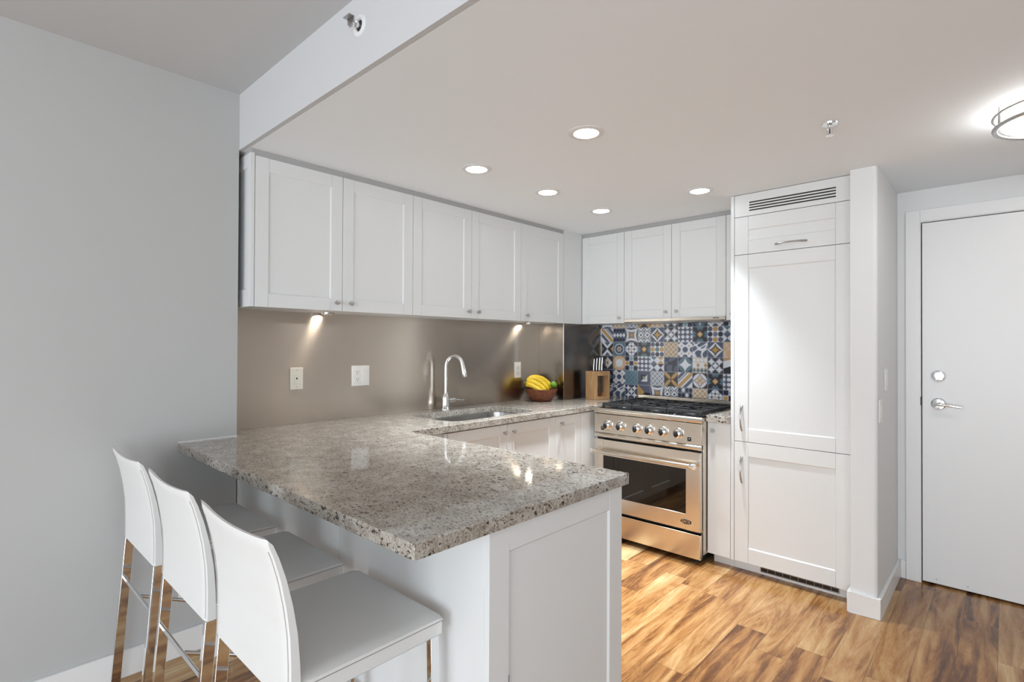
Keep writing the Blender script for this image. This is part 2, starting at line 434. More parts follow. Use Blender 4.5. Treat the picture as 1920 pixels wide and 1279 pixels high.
def bow_handle(parent, p0, p1, Nn, rise=.028):
    p0 = Vector(p0); p1 = Vector(p1); Nn = Vector(Nn); path = []; rr = []
    for k in range(13):
        s = k/12; path.append(p0.lerp(p1, s)+Nn*(.001+rise*math.sin(PI*s)**.75)); rr.append(.0045 if 2 < k < 10 else .0062)
    B().tube(path, rr, 10).build('handle', NICKEL, parent, smooth='auto')
G = .0015  # half of the gap between doors

def wall_unit_left(name, label, ys, knobs, ybody, filler=None, group='white wall cabinets over the steel backsplash'):
    x1 = .2515; zb, zt = 1.5133, 2.2103
    y0, y1 = ybody
    t = thing(name, label, 'cabinet', (x1/2, (y0+y1)/2, zb), group)
    B().box(.003, x1-.0195, y0, y1, zb+.001, ZL-.006).build('body', CAB, t, .001)
    for k, (a, b) in enumerate(ys):
        a += .0012*(a < .7)
        d = shaker('door', t, (x1-.018, a+G, zb), (0, 1, 0), (1, 0, 0), b-a-2*G, zt-zb)
        for ky in knobs[k:k+1]: knob(d, (x1, ky, 1.555), (1, 0, 0))
    return t
XU = .2515
tA = wall_unit_left('wall_cabinet', 'white two-door wall cabinet at the left end, nearest the grey wall', [(.6332, 1.0762), (1.0762, 1.5234)], [1.039, 1.119], (.6340, 1.5228))
# framed end panel of the run, facing the room
def end_panel_neg_y(parent, x0, x1, y, z0, z1, **k):
    return shaker('end_panel', parent, (x0, y, z0), (1, 0, 0), (0, -1, 0), x1-x0, z1-z0, **k)
end_panel_neg_y(tA, .004, XU-.0002, .6330, 1.5133, ZL-.02, st=.045, rt_=.06, rb=.08)
tB = wall_unit_left('wall_cabinet', 'white two-door wall cabinet above the sink and faucet', [(1.5234, 1.9868), (1.9868, 2.4622)], [1.954, 2.038], (1.5240, 2.4618))
tC = wall_unit_left('wall_cabinet', 'white single-door wall cabinet above the fruit bowl', [(2.4622, 2.9600)], [2.519], (2.4628, 2.9600))
tag(B().box(.2496, XU-.003, 2.9625, 3.198, 1.5133, ZL-.002).build('corner_filler', CAB, None, .0008), 'narrow white filler strip in the corner between the two runs of wall cabinets', 'filler panel')
tag(B().box(.004, XU-.020, .6200, .6330, ZL-.019, ZL-.001).box(XU-.0190, XU-.006, .6190, 2.9590, 2.2125, ZL-.001).build('scribe_strip', GREYSTRIP, None), 'grey scribe strip between the left wall cabinets and the ceiling', 'trim')
# under-cabinet valance edge strip
# back wall units
YU = 3.2011
def wall_unit_back(name, label, xs, knobs, zb, xbody, kz, depth_to=YW, grp='white wall cabinets on the tiled wall'):
    x0, x1 = xbody; zt = 2.2103
    t = thing(name, label, 'cabinet', ((x0+x1)/2, (YU+depth_to)/2, zb), grp)
    B().box(x0, x1, YU+.0195, depth_to-.003, zb+.001, ZL-.006).build('body', CAB, t, .001)
    for k, (a, b) in enumerate(xs):
        d = shaker('door', t, (a+G, YU+.018, zb), (1, 0, 0), (0, -1, 0), b-a-2*G, zt-zb)
        if k < len(knobs): knob(d, (knobs[k], YU, kz[k]), (0, -1, 0))
    return t
wall_unit_back('wall_cabinet', 'narrow white wall cabinet left of the range hood', [(.2545, .6453)], [.607], 1.5133, (.2545, .6445), [1.552])
wall_unit_back('wall_cabinet', 'white two-door wall cabinet right above the slim range hood', [(.6453, 1.0308), (1.0308, 1.4167)], [.992, 1.073], 1.5405, (.6460, 1.4162), [1.584, 1.584])
wall_unit_back('wall_cabinet', 'sliver of white wall cabinet squeezed between hood cabinet and refrigerator panel', [(1.4167, 1.5640)], [1.462], 1.5133, (1.4172, 1.5635), [1.552], grp='white wall cabinets on the tiled wall')
tag(B().box(.2545, 1.5635, YU+.005, YU+.0185, 2.2125, ZL-.001).build('scribe_strip', GREYSTRIP, None), 'grey scribe strip between the back wall cabinets and the ceiling', 'trim')

# tall refrigerator cabinet
YT = 2.8866; XT0, XT1 = 1.5875, 2.1937
t = thing('refrigerator_cabinet', 'tall white panelled cabinet hiding a built-in refrigerator beside the range', 'refrigerator', ((1.565+XT1)/2, 3.18, 0))
B().box(XT0, XT1, YT+.021, YW-.003, .075, ZL-.003).build('body', CAB, t)
B().box(1.5665, XT0-.0015, YT, YW-.003, .0665, ZL-.002).build('side_panel', CAB, t, .001)
B().box(XT0, XT1-.001, YT+.0185, YT+.0205, .076, ZL-.003).build('shadow_gap', GAP, t)
w = XT1-XT0
# grille panel with four slots
gp = B(); z0, z1 = 2.1065+G, ZL-.0035; xs0, xs1 = 1.672, 2.117
slots = [2.139+.0155*k for k in range(4)]
gp.box(XT0+G, xs0, YT, YT+.018, z0, z1).box(xs1, XT1-G, YT, YT+.018, z0, z1)
zz = z0
for s in slots: gp.box(xs0, xs1, YT, YT+.018, zz, s-.0040); zz = s+.0040
gp.box(xs0, xs1, YT, YT+.018, zz, z1)
g = gp.build('grille_panel', CAB, t)
B().box(xs0-.002, xs1+.002, YT+.0050, YT+.0182, 2.131, 2.194).build('grille_backing', BLK, g)
sw_ = .078
d = shaker('flap_door', t, (XT0+G, YT+.018, 1.8815+G), (1, 0, 0), (0, -1, 0), w-2*G, 2.1065-1.8815-2*G, st=sw_, rt_=.078, rb=.078)
bow_handle(d, (1.817, YT, 1.922), (1.978, YT, 1.922), (0, -1, 0))
d = shaker('refrigerator_door', t, (XT0+G, YT+.018, .7764+G), (1, 0, 0), (0, -1, 0), w-2*G, 1.8815-.7764-2*G, st=sw_, rt_=.078, rb=.075)
bow_handle(d, (1.632, YT, .842), (1.632, YT, .992), (0, -1, 0))
d = shaker('freezer_door', t, (XT0+G, YT+.018, .068), (1, 0, 0), (0, -1, 0), w-2*G, .7764-.068-G, st=sw_, rt_=.082, rb=.085)
bow_handle(d, (1.632, YT, .535), (1.632, YT, .688), (0, -1, 0))
TKY = 2.955
tk = B().box(1.5665, 2.1930, TKY, TKY+.015, .0005, .0660).build('toe_kick', TRIM, t)
v0, v1 = 1.715, 2.120
vg = B()
vg.box(v0, v1, TKY-.004, TKY-.0005, .0145, .0195).box(v0, v1, TKY-.004, TKY-.0005, .0600, .0640).box(v0, v0+.005, TKY-.004, TKY-.0005, .0195, .060).box(v1-.005, v1, TKY-.004, TKY-.0005, .0195, .060)
vg.box(v0+.005, v1-.005, TKY-.003, TKY-.0010, .0385, .0405)
for k in range(1, 10): xx = v0+(v1-v0)*k/10; vg.box(xx-.001, xx+.001, TKY-.0028, TKY-.0010, .0195, .060)
vv = vg.build('vent_grille', NICKEL, t)
B().box(v0+.004, v1-.004, TKY-.0009, TKY-.0001, .019, .0605).build('vent_opening', BLK, vv)

# narrow base cabinet between range and refrigerator, its small slab
XR0, XR1 = .6465, 1.4235
t = thing('base_cabinet', 'narrow white base cabinet between the range and the tall refrigerator cabinet', 'cabinet', (1.495, 3.18, 0), 'white base cabinets')
B().box(1.4265, 1.5655, YT+.02, YW-.003, .075, .8765).build('body', CAB, t)
d = shaker('door', t, (1.4265, YT+.018, .0680), (1, 0, 0), (0, -1, 0), 1.5645-1.4265, .8740-.068, flat=True)
knob(d, (1.461, YT, .823), (0, -1, 0))
B().box(1.4400, 1.5655, TKY, TKY+.015, .0005, .0745).build('toe_kick', TRIM, t)
tag(B().box(1.4265, 1.5655, 2.861, YW-.002, .8770, .9160).build('granite_slab', GRAN, None, .002), 'small grey granite worktop piece right of the range', 'worktop', 'granite worktops')

# ------------------------------------------------------------------ sink run and peninsula
XS = .604
t = thing('sink_cabinet', 'white two-door base cabinet under the sink', 'cabinet', (.3, 1.955, 0), 'white base cabinets')
B().box(.003, .12, 1.50, 2.4165, .08, .876).box(.12, XS-.02, 1.50, 2.4165, .08, .70).box(XS-.035, XS-.02, 1.50, 2.4165, .70, .876).build('body', CAB, t)
for a, b, ky in ((1.496, 1.955, 1.925), (1.955, 2.417, 2.004)):
    d = shaker('door', t, (XS-.018, a+G, .09), (0, 1, 0), (1, 0, 0), b-a-2*G, .868-.09)
    knob(d, (XS, ky, .823), (1, 0, 0))
B().box(XS-.08, XS-.065, 1.50, 2.4165, .0005, .0795).build('toe_kick', TRIM, t)
t = thing('corner_cabinet', 'white base cabinet in the corner between the sink and the range', 'cabinet', (.3, 2.8, 0), 'white base cabinets')
B().box(.003, XS-.02, 2.4180, YW-.003, .08, .876).box(XS-.02, .6435, YT, YW-.003, .08, .876).build('body', CAB, t)
d = shaker('door', t, (XS-.018, 2.417+G, .09), (0, 1, 0), (1, 0, 0), .281-2*G, .868-.09, st=.055)
knob(d, (XS, 2.474, .823), (1, 0, 0))
B().box(XS-.018, XS, 2.701, YT-.001, .09, .868).build('filler', CAB, t, .0008)
B().box(XS-.08, XS-.065, 2.4180, 2.95, .0005, .0795).build('toe_kick', TRIM, t)
t = thing('peninsula_cabinet', 'white panelled peninsula cabinet carrying the granite breakfast bar', 'cabinet', (1.0, .9, 0), 'white base cabinets')
XE, YP0, YP1 = 1.835, .595, 1.2155
B().box(.003, XE-.0195, YP0+.019, YP1-.020, .0005, .8765).box(.003, XS-.02, YP1-.020, 1.4985, .08, .8765).build('body', CAB, t)
B().box(.1760, .1940, YP0-.001, YP0+.018, .0005, .8765).build('filler', CAB, t, .001)
B().box(.1955, 1.0985, YP0, YP0+.018, .0005, .8765).build('back_panel', CAB, t, .001)
B().box(1.1005, XE-.0195, YP0, YP0+.018, .0005, .8765).build('back_panel', CAB, t, .001)
e = shaker('end_panel', t, (XE-.018, YP0-.001, .0005), (0, 1, 0), (1, 0, 0), YP1-YP0, .8755, st=.073, rt_=.068, rb=.085)
for zz, hh, dd in ((.470, .018, 0), (.444, .006, .001)):
    B().box(XE-.0005, XE+.0004, .6655+dd, .6675+dd, zz, zz+hh).build('paint_chip', GAP, e)
B().box(.005, XS-.002, 1.470, 1.4945, .09, .868).build('filler', CAB, t, .0008)
for a, b in ((.64, 1.02), (1.02, 1.40), (1.40, 1.815)):
    d = shaker('door', t, (b-G, YP1-.018, .09), (-1, 0, 0), (0, 1, 0), b-a-2*G, .868-.09)
    knob(d, (b-.04, YP1, .823), (0, 1, 0))

# L-shaped granite top with sink cut-out
def rrect(x0, x1, y0, y1, r, n=8):
    P = []; R_ = r
    for cx, cy, a0 in ((x1-r, y1-r, 0), (x0+r, y1-r, PI/2), (x0+r*.5, y0+r*.5, PI), (x1-r, y0+r, 3*PI/2)):
        r = R_*.5 if a0 == PI else R_
        for k in range(n+1):
            a = a0+k/n*PI/2; P.append((cx+r*math.cos(a), cy+r*math.sin(a)))
    return P
SX0, SX1, SY0, SY1 = .145, .545, 1.585, 2.315
cz0, cz1 = .8770, .9140
outer = [(XG+.0005, .353), (1.851, .353), (1.851, 1.2337), (.6223, 1.2337), (.6223, 2.8367), (.6445, 2.8367), (.6445, YW-.002), (.2515, YW-.002), (.2515, 2.9610), (.0015, 2.9610), (.0015, YB+.0015), (XG+.0005, YB+.0015)]
hole = rrect(SX0, SX1, SY0, SY1, .085)
bm = bmesh.new()
def loop(pts, z):
    vs = [bm.verts.new((x, y, z)) for x, y in pts]
    return vs, [bm.edges.new((vs[i], vs[(i+1) % len(vs)])) for i in range(len(vs))]
for z in (cz1, cz0):
    vo, eo = loop(outer, z); vh, eh = loop(hole, z)
    bmesh.ops.triangle_fill(bm, use_beauty=True, use_dissolve=False, edges=eo+eh)
    if z == cz1: VO, VH = vo, vh
    else:
        for A, C in ((VO, vo), (VH, vh)):
            for i in range(len(A)): bm.faces.new((A[i], A[(i+1) % len(A)], C[(i+1) % len(A)], C[i]))
bb = B(); bb.bm.free(); bb.bm = bm
ct = bb.build('granite_worktop', GRAN, None, .002)
tag(ct, 'L-shaped speckled granite worktop running from the breakfast bar past the sink', 'worktop', 'granite worktops')
# caulk line along the grey wall
tag(B().box(XG+.0002, XG+.004, .3535, YB-.0005, .9142, .9185).build('caulk_bead', TRIM, None), 'white caulk bead where the granite bar meets the grey wall', 'caulk')

# sink bowl (undermounted)
t = thing('kitchen_sink', 'undermounted stainless steel sink bowl set into the granite', 'sink', ((SX0+SX1)/2, (SY0+SY1)/2, .71))
b = B(); bm = b.bm; rings = []
for (ins, z) in ((-.012, .8745), (-.004, .8745), (-.003, .868), (.002, .76), (.012, .735), (.035, .722)):
    P = rrect(SX0+ins, SX1-ins, SY0+ins, SY1-ins, max(.085-ins*.6, .03)); rings.append([bm.verts.new((x, y, z)) for x, y in P])
for A, C in zip(rings, rings[1:]):
    for i in range(len(A)): bm.faces.new((A[i], A[(i+1) % len(A)], C[(i+1) % len(A)], C[i]))
bm.faces.new(rings[-1])
o = b.build('bowl', SINKM, t, smooth='auto')
sd = o.modifiers.new('s', 'SOLIDIFY'); sd.thickness = .0015; sd.offset = 1
B().lathe([(0, 0), (.045, 0), (.045, .003), (.035, .004), (.03, .001), (0, .001)], ((SX0+SX1)/2, (SY0+SY1)/2, .7230), (0, 0, 1), 24).build('drain', CHROME, t, smooth='auto')

# faucet
fx_, fy_ = .072, 1.927
t = thing('kitchen_faucet', 'tall chrome gooseneck faucet behind the sink', 'faucet', (fx_, fy_, .9142))
B().lathe([(0, 0), (.030, 0), (.030, .004), (.026, .010), (.024, .055), (.0245, .075), (.018, .098), (.0125, .112), (0, .112)], (fx_, fy_, .9142), seg=28).build('base', CHROME, t, smooth='auto')
path = [(fx_, fy_, 1.02), (fx_, fy_, 1.10), (fx_, fy_, 1.185)]
R = .062; dx = Vector((.93, .36, 0))
for k in range(1, 15):
    a = k/14*PI*.90
    q = Vector((fx_, fy_, 1.195))+dx*(R-R*math.cos(a))+Vector((0, 0, R*1.18*math.sin(a))); path.append(tuple(q))
B().tube(path, .0115, 16).build('spout', CHROME, t, smooth='auto')
e0 = Vector(path[-1]); dirn = (Vector(path[-1])-Vector(path[-2])).normalized()
dirn = (dirn+Vector((0, 0, -.5))).normalized()
p2 = [e0-dirn*.006, e0+dirn*.02, e0+dirn*.06, e0+dirn*.085, e0+dirn*.09]
B().tube(p2, [.0125, .0135, .0165, .0165, .014], 16).build('spray_head', CHROME, t, smooth='auto')
hb = B().tube([(fx_, fy_+.02, .972), (fx_, fy_+.055, .974), (fx_+.002, fy_+.075, .974)], [.017, .017, .014], 14)
h = hb.build('handle_body', CHROME, t, smooth='auto')
B().tube([(fx_, fy_+.07, .974), (fx_+.004, fy_+.11, .970), (fx_+.006, fy_+.135, .967), (fx_+.006, fy_+.148, .9655)], [.006, .0045, .0055, .0085], 10).build('lever', CHROME, h, smooth='auto')

# ------------------------------------------------------------------ steel backsplash
tag(B().box(.0002, .0022, YB+.0005, 2.9605, .9145, 1.5125).build('steel_backsplash', SPLASH, None), 'long brushed steel backsplash panel on the left wall behind the sink', 'backsplash')
tag(B().box(.0025, .2520, 2.9612, 2.9630, .9145, 1.5125).build('steel_backsplash', SPLASH_SHADED, None), 'brushed steel panel facing the room on the corner chase behind the fruit bowl', 'backsplash')
tag(B().box(.2500, .2520, 2.9635, YW-.0075, .9145, 1.5125).build('steel_backsplash', SPLASH_SHADED, None), 'brushed steel panel with shade in its colour on the corner chase beside the knife block', 'backsplash')
tag(B().box(.2500, .2545, 2.9585, 2.9611, .9147, 1.5125).build('corner_trim', TRIMMETAL, None), 'thin bright metal trim on the outer corner of the steel backsplash', 'trim')

# ------------------------------------------------------------------ patterned tile panel (colour per cell, pattern printed on the tiles)
def hexc(r, g, b): return (r/255, g/255, b/255)
NAVY, DK, SLATE, GRY = hexc(38, 42, 66), hexc(42, 42, 50), hexc(84, 90, 112), hexc(120, 124, 140)
TEAL, LTEAL, OCH, WHT, BEI, TAU, PCH = hexc(88, 116, 132), hexc(132, 162, 172), hexc(192, 152, 94), hexc(226, 229, 236), hexc(214, 196, 172), hexc(140, 122, 104), hexc(214, 174, 140)
def star4(x, y, r=1.0):   # concave diamond |x|^.6+|y|^.6
    return abs(x/r)**.62+abs(y/r)**.62 < 1
def pat(kind, u, v):
    x, y = u*2-1, v*2-1; r = math.hypot(x, y); d = abs(x)+abs(y)
    if kind == 'diagd' or kind == 'diagu':
        s = (u+v-1) if kind == 'diagd' else (u-v)
        s = s if kind == 'diagd' else -s
        if -.16 < s < .16: return OCH
        if .20 < s < .30: return WHT
        if .30 < s < .38: return NAVY
        if .38 < s < .46: return WHT
        if .46 < s < .75: return SLATE
        if -.30 < s < -.2: return WHT
        if -.58 < s < -.30: return SLATE
        return WHT
    if kind in ('harl', 'harlo', 'harln'):
        a = abs((u*4) % 1-.5)*2; q = v*3; c = abs((q % 1)-.5)*2; rowi = int(q)
        inside = a+c < 1
        if kind == 'harl': return (WHT if rowi == 1 else NAVY) if inside else (SLATE if rowi != 1 else SLATE)
        if kind == 'harln': return (WHT if (int(u*4)+rowi) % 3 == 0 else NAVY) if inside else GRY
        return ((OCH if int(u*4) % 2 else WHT) if rowi == 1 else (TEAL if rowi == 0 else WHT)) if inside else (WHT if rowi == 1 else BEI)
    if kind == 'conc':
        def sq(s): return abs(x) < s-.22*s*(1-abs(y/s)**2) and abs(y) < s-.22*s*(1-abs(x/s)**2) if max(abs(x), abs(y)) < s else False
        if sq(.25): return OCH
        if sq(.42): return TAU
        if sq(.55): return GRY
        if sq(1.0): return WHT
        return DK if sq(1.15) or True else TAU
    if kind == 'latt' or kind == 'trel' or kind == 'trelt' or kind == 'dam' or kind == 'och':
        k = 2 if kind == 'latt' else 3
        a, b2 = (u+v)*k, (u-v)*k+10
        fa, fb = abs(a % 1-.5)*2, abs(b2 % 1-.5)*2
        if kind == 'latt':
            if fa < .42 and fb < .42: return SLATE
            if fa < .72 and fb < .72: return WHT
            return DK if (int(a)+int(b2)) % 2 else WHT
        line = fa > .78 or fb > .78
        core = fa < .25 and fb < .25
        ln, bgc, cr = {'trel': (SLATE, WHT, DK), 'trelt': (LTEAL, TEAL, LTEAL), 'dam': (TAU, BEI, OCH), 'och': (WHT, OCH, BEI)}[kind]
        return ln if line else (cr if core else bgc)
    if kind == 'cdia':
        if star4(x, y, .60): return OCH
        if star4(x, y, .95) or d < .45: return DK
        if d < .98: return WHT
        return SLATE
    if kind in ('s4', 's4n'):
        xx, yy = (u*2 % 1)*2-1, (v*2 % 1)*2-1
        if star4(xx, yy, 1.05): return WHT
        if star4(x, y, .55): return WHT
        rr = math.hypot(xx, yy)
        return (NAVY if kind == 's4n' else GRY) if rr < .8 else (SLATE if kind == 's4n' else DK)
    if kind == 'dots':
        xx, yy = (u*3.2+.4) % 1-.5, (v*3.2+.4) % 1-.5
        return WHT if math.hypot(xx, yy) < .36 else SLATE
    if kind == 'bdots':
        xx, yy = ((u*2) % 1)-.5, ((v*2) % 1)-.5
        for cx, cy in ((0, 0), (1, 0), (-1, 0), (0, 1), (0, -1)):
            if math.hypot(x-cx, y-cy) < .38 and not (abs(cx)+abs(cy) and False): return SLATE
        for cx in (-1, 1):
            for cy in (-1, 1):
                if math.hypot(x-cx, y-cy) < .3: return SLATE
                if abs(x-cx*.5)+abs(y-cy*.5) < .14: return OCH
        return WHT
    if kind == 'tstar':
        if d < .22: return BEI
        if d < .42: return OCH
        if abs(abs(x)-abs(y)) < .42*(max(abs(x), abs(y)))+.05 or d < .7: return DK
        return TEAL if r < 1.05 else TEAL
    if kind == 'circ9':
        cx, cy = int(u*3), int(v*3); xx, yy = (u*3) % 1-.5, (v*3) % 1-.5
        if math.hypot(xx, yy) < .47: return {0: SLATE, 1: (OCH if cx != 1 else TEAL), 2: SLATE}[cy] if not (cx == 1 and cy != 1) else NAVY
        return WHT
    if kind == 'circ9b':
        cx, cy = int(u*3), int(v*3); xx, yy = (u*3) % 1-.5, (v*3) % 1-.5
        if math.hypot(xx, yy) < .47: return (OCH if cx == 1 else SLATE) if cy != 1 else (GRY if cx == 1 else NAVY)
        return WHT
    if kind == 'hour':
        i, j = int(u*2), int(v*2); xx, yy = (u*2 % 1)*2-1, (v*2 % 1)*2-1
        c1 = {(0, 0): SLATE, (1, 0): NAVY, (0, 1): TEAL, (1, 1): OCH}[(min(i, 1), min(j, 1))]
        return c1 if abs(yy) > abs(xx) else WHT
    if kind == 'xtri':
        if abs(y) > abs(x)+.0: return WHT if abs(y)-abs(x) < .45 else SLATE
        return DK if abs(x)-abs(y) < .55 else (TEAL if x < 0 else OCH)
    if kind == 'ros':
        a = math.atan2(y, x)
        if r < .12: return DK
        if r < .32+.12*math.cos(6*a): return BEI
        if r < .62: return SLATE
        if r < .68: return TEAL
        if r < .78: return WHT
        return TEAL
    if kind == 'quat':
        q = min(math.hypot(x-cx, y-cy) for cx, cy in ((.42, 0), (-.42, 0), (0, .42), (0, -.42)))
        if q > .54: return NAVY
        if q > .46: return WHT
        a = abs(math.sin(7*x)*math.sin(7*y))
        if d < .3: return BEI
        return WHT if a > .32 or abs(q-.3) < .05 else SLATE
    if kind == 'scr' or kind == 'peach' or kind == 'flor':
        a = math.sin(5.2*u+3*math.sin(3.1*v+1))*math.cos(4.2*v+2.5*math.sin(2.7*u))
        if kind == 'scr': return WHT if abs(a-.1) < .26 else SLATE
        if kind == 'flor': return NAVY if abs(a) < .33 else SLATE
        return BEI if abs(a) < .3 else PCH
    if kind == 'tcirc':
        if star4(x, y, 1.0): return WHT
        return TEAL if r < .96 else NAVY
    if kind == 'ccirc':
        if r > .93: return DK
        if star4(x, y, .98): return BEI if not (abs(abs(x)-abs(y)) < .05) else TAU
        return WHT if not star4(x, y, 1.15) else SLATE
    if kind == 'petal':
        xx, yy = abs(x)-.5, abs(y)-.5
        p1, p2 = (xx+yy)/1.414, (xx-yy)/1.414
        return OCH if (p1/.62)**2+(p2/.22)**2 < 1 else DK
    if kind == 'pyr':
        m_ = max(abs(x), abs(y))
        if m_ < .2: return hexc(150, 160, 120)
        if m_ < .5: return (WHT if (y < x) else NAVY) if True else WHT
        if m_ < .55: return SLATE
        return SLATE
    if kind == 'tri':
        return OCH if x < 0 and abs(y) < -x+.1 else (SLATE if y > 0 else NAVY)
    if kind == 'bstar':
        if star4((x+y)*.6, (x-y)*.6, 1.12): return WHT if r < .55 else BEI
        return PCH if r < 1.05 else TAU
    if kind == 'check':
        i, j = int(u*3), int(v*3)
        if (i+j) % 2: return WHT if math.hypot((u*3) % 1-.5, (v*3) % 1-.5) > .42 else (OCH if j == 1 else LTEAL)
        return NAVY
    if kind == 'dflow':
        if d < .25: return TAU
        if d < .7 and (abs(x) < .3): return BEI
        if d < .85: return WHT if x > 0 else SLATE
        return DK
    if kind == 'hex':
        return [TEAL, DK, WHT, OCH, SLATE][int((u*1.7+v*2.3+abs(x)*1.2)) % 5]
    if kind == 'dteal':
        return TEAL if d < .9 else NAVY
    return SLATE
TILES = [
 ['conc', 'och', 'trel', 'petal', 'och', 's4', 'check', 'tcirc', 'bdots', 'check'],
 ['diagd', 'harl', 'conc', 'latt', 'cdia', 's4', 'dots', 'tstar', 'circ9b', 'hour'],
 ['xtri', 'ros', 'quat', 'tstar', 'circ9', 'dam', 'bdots', 'scr', 'cdia', 'peach'],
 ['dflow', 'bstar', 'check', 'dots', 'hour', 'flor', 'tcirc', 'harlo', 's4', 'hex'],
 ['dteal', 'bdots', 'trelt', 'pyr', 'trel', 'petal', 'diagu', 'ccirc', 'tstar', 'dots'],
 ['scr', 'scr', 's4n', 'tri', 'conc', 'latt', 'harln', 'och', 'quat', 'check']]
m = N('printed_tile_glaze').set(rough=.22, spec=.45)
va = m.n('ShaderNodeVertexColor'); va.layer_name = 'Col'; m.l(va.outputs['Color'], m.b.inputs['Base Color']); TILEM = m.m
def tile_panel():
    TS = .1143; X0 = .2645; ZT = 1.4835; NC = 26
    xl, xr, zb, zt = .2535, 1.5640, .9165, 1.5125
    verts = []; faces = []; cols = []
    def lin(c): return tuple(((k+.055)/1.055)**2.4 if k > .04 else k/12.92 for k in c)
    GROUT = hexc(176, 182, 192)
    ci0, ci1 = math.floor((xl-X0)/TS), math.ceil((xr-X0)/TS)
    step = TS/NC
    xsr = []
    x = X0+ci0*TS
    nx = int(round((X0+ci1*TS-x)/step))
    xs = [min(max(x+i*step, xl), xr) for i in range(nx+1)]
    zs0 = ZT+TS
    nz = int(round((zs0-(ZT-5*TS))/step))
    zs = [min(max(zs0-i*step, zb), zt) for i in range(nz+1)]
    for i in range(nx):
        if xs[i+1]-xs[i] < 1e-5: continue
        for j in range(nz):
            if zs[j]-zs[j+1] < 1e-5: continue
            col, rw = ci0+i//NC, j//NC
            kind = TILES[min(rw, 5)][col % 10]
            a = [0, 0, 0]
            for su in (.2, .5, .8):
                for sv in (.2, .5, .8):
                    u = ((i % NC)+su)/NC; v = 1-((j % NC)+sv)/NC
                    c = GROUT if (u < .018 or u > .982 or v < .018 or v > .982) else pat(kind, u, v)
                    c = lin(c)
                    for q in range(3): a[q] += c[q]/9
            k = len(verts)
            verts += [(xs[i], 0, zs[j+1]), (xs[i+1], 0, zs[j+1]), (xs[i+1], 0, zs[j]), (xs[i], 0, zs[j])]
            faces.append((k, k+1, k+2, k+3)); cols.append(a)
    # body of the panel behind the face
    k = len(verts); t_ = .0065
    bx = [(xl, 0, zb), (xr, 0, zb), (xr, 0, zt), (xl, 0, zt), (xl, t_, zb), (xr, t_, zb), (xr, t_, zt), (xl, t_, zt)]
    verts += bx
    for f in ((4, 7, 6, 5), (0, 4, 5, 1), (1, 5, 6, 2), (2, 6, 7, 3), (3, 7, 4, 0)):
        faces.append(tuple(k+i for i in f)); cols.append(lin(GROUT))
    me = bpy.data.meshes.new('patterned_tile_backsplash')
    org = Vector(((xl+xr)/2, YW-.0070, zb))
    me.from_pydata([(vx-org.x, vy, vz-org.z) for vx, vy, vz in verts], [], faces)
    ca = me.color_attributes.new('Col', 'FLOAT_COLOR', 'CORNER')
    li = 0; buf = []
    for f, c in zip(faces, cols): buf += list((c[0], c[1], c[2], 1.0))*len(f)
    ca.data.foreach_set('color', buf)
    me.materials.append(TILEM)
    o = bpy.data.objects.new('patterned_tile_backsplash', me); COL.objects.link(o); o.location = org
    return o
tag(tile_panel(), 'blue, ochre and white patterned cement tile backsplash behind the range', 'tiles')

# ------------------------------------------------------------------ range
YF = 2.807
t = thing('gas_range', 'stainless steel gas range with six chrome knobs and an oven window', 'range', ((XR0+XR1)/2, 3.12, 0))
B().box(XR0+.002, XR1-.002, YF+.03, 3.440, .06, .880).build('body', STEEL, t, .002)
B().box(XR0+.02, XR1-.02, YF+.06, 3.42, .012, .0595).build('plinth', BLK, t)
for xx in (XR0+.06, XR1-.06):
    for yy in (YF+.06, 3.38): B().lathe([(0, 0), (.02, 0), (.014, .012), (0, .012)], (xx, yy, .0003), seg=14).build('foot', BLK, t)
B().box(XR0+.001, XR1-.001, YF+.012, 3.440, .8805, .9000).build('cooktop', STEEL, t, .003)
B().box(XR0+.018, XR1-.018, YF+.045, 3.405, .9002, .9040).build('burner_tray', ENAM, t, .001)
prof = [(YF+.012, .866)]+[(YF+.006-.014*math.sin(a)*1.0, .885-.019*math.cos(a)) for a in [k/10*PI for k in range(11)]]+[(YF+.012, .904)]
B().extrude(prof, 'x', XR0, XR1).build('bullnose', STEEL, t, smooth='auto')
cp = B().box(XR0+.001, XR1-.001, YF, YF+.029, .7330, .8640).build('control_panel', STEEL, t, .0015)
prof = [(YF+.012, .700)]+[(YF+.002-.012*math.sin(a), .716-.0155*math.cos(a)) for a in [k/10*PI for k in range(11)]]+[(YF+.012, .732)]
B().extrude(prof, 'x', XR0+.004, XR1-.004).build('vent_rail', STEEL, t, smooth='auto')
B().box(XR0+.012, XR1-.012, YF+.02, YF+.029, .055, .7320).build('dark_recess', BLK, t)
for kx, kz in ((.757, .7905), (.859, .791), (.985, .791), (1.075, .792), (1.172, .792), (1.273, .793)):
    kb = B().lathe([(0, 0), (.0345, 0), (.0345, .004), (.031, .007), (.029, .012), (.029, .020), (.0255, .030), (.016, .0365), (0, .038)], (kx, YF, kz), (0, -1, 0), 28).build('burner_knob', CHROME, t, smooth='auto')
    gb_ = B(); gb_.grid(lambda u, v, kx=kx, kz=kz: Vector((kx+.0150*math.cos(2*PI*u)*math.sin(PI*v*.5+.001), YF-.0350-.0150*math.cos(PI*v*.5)**.7, kz-.001+.0215*math.sin(2*PI*u)*math.sin(PI*v*.5+.001))), 18, 5, True)
    gb_.build('knob_dark_reflection', BLK, kb, smooth=True)  # black inset painted as the dark reflection on the chrome dome
    B().box(kx-.009, kx+.009, YF-.0006, YF+.0004, kz+.0400, kz+.0413).build('dial_mark', GAP, cp)
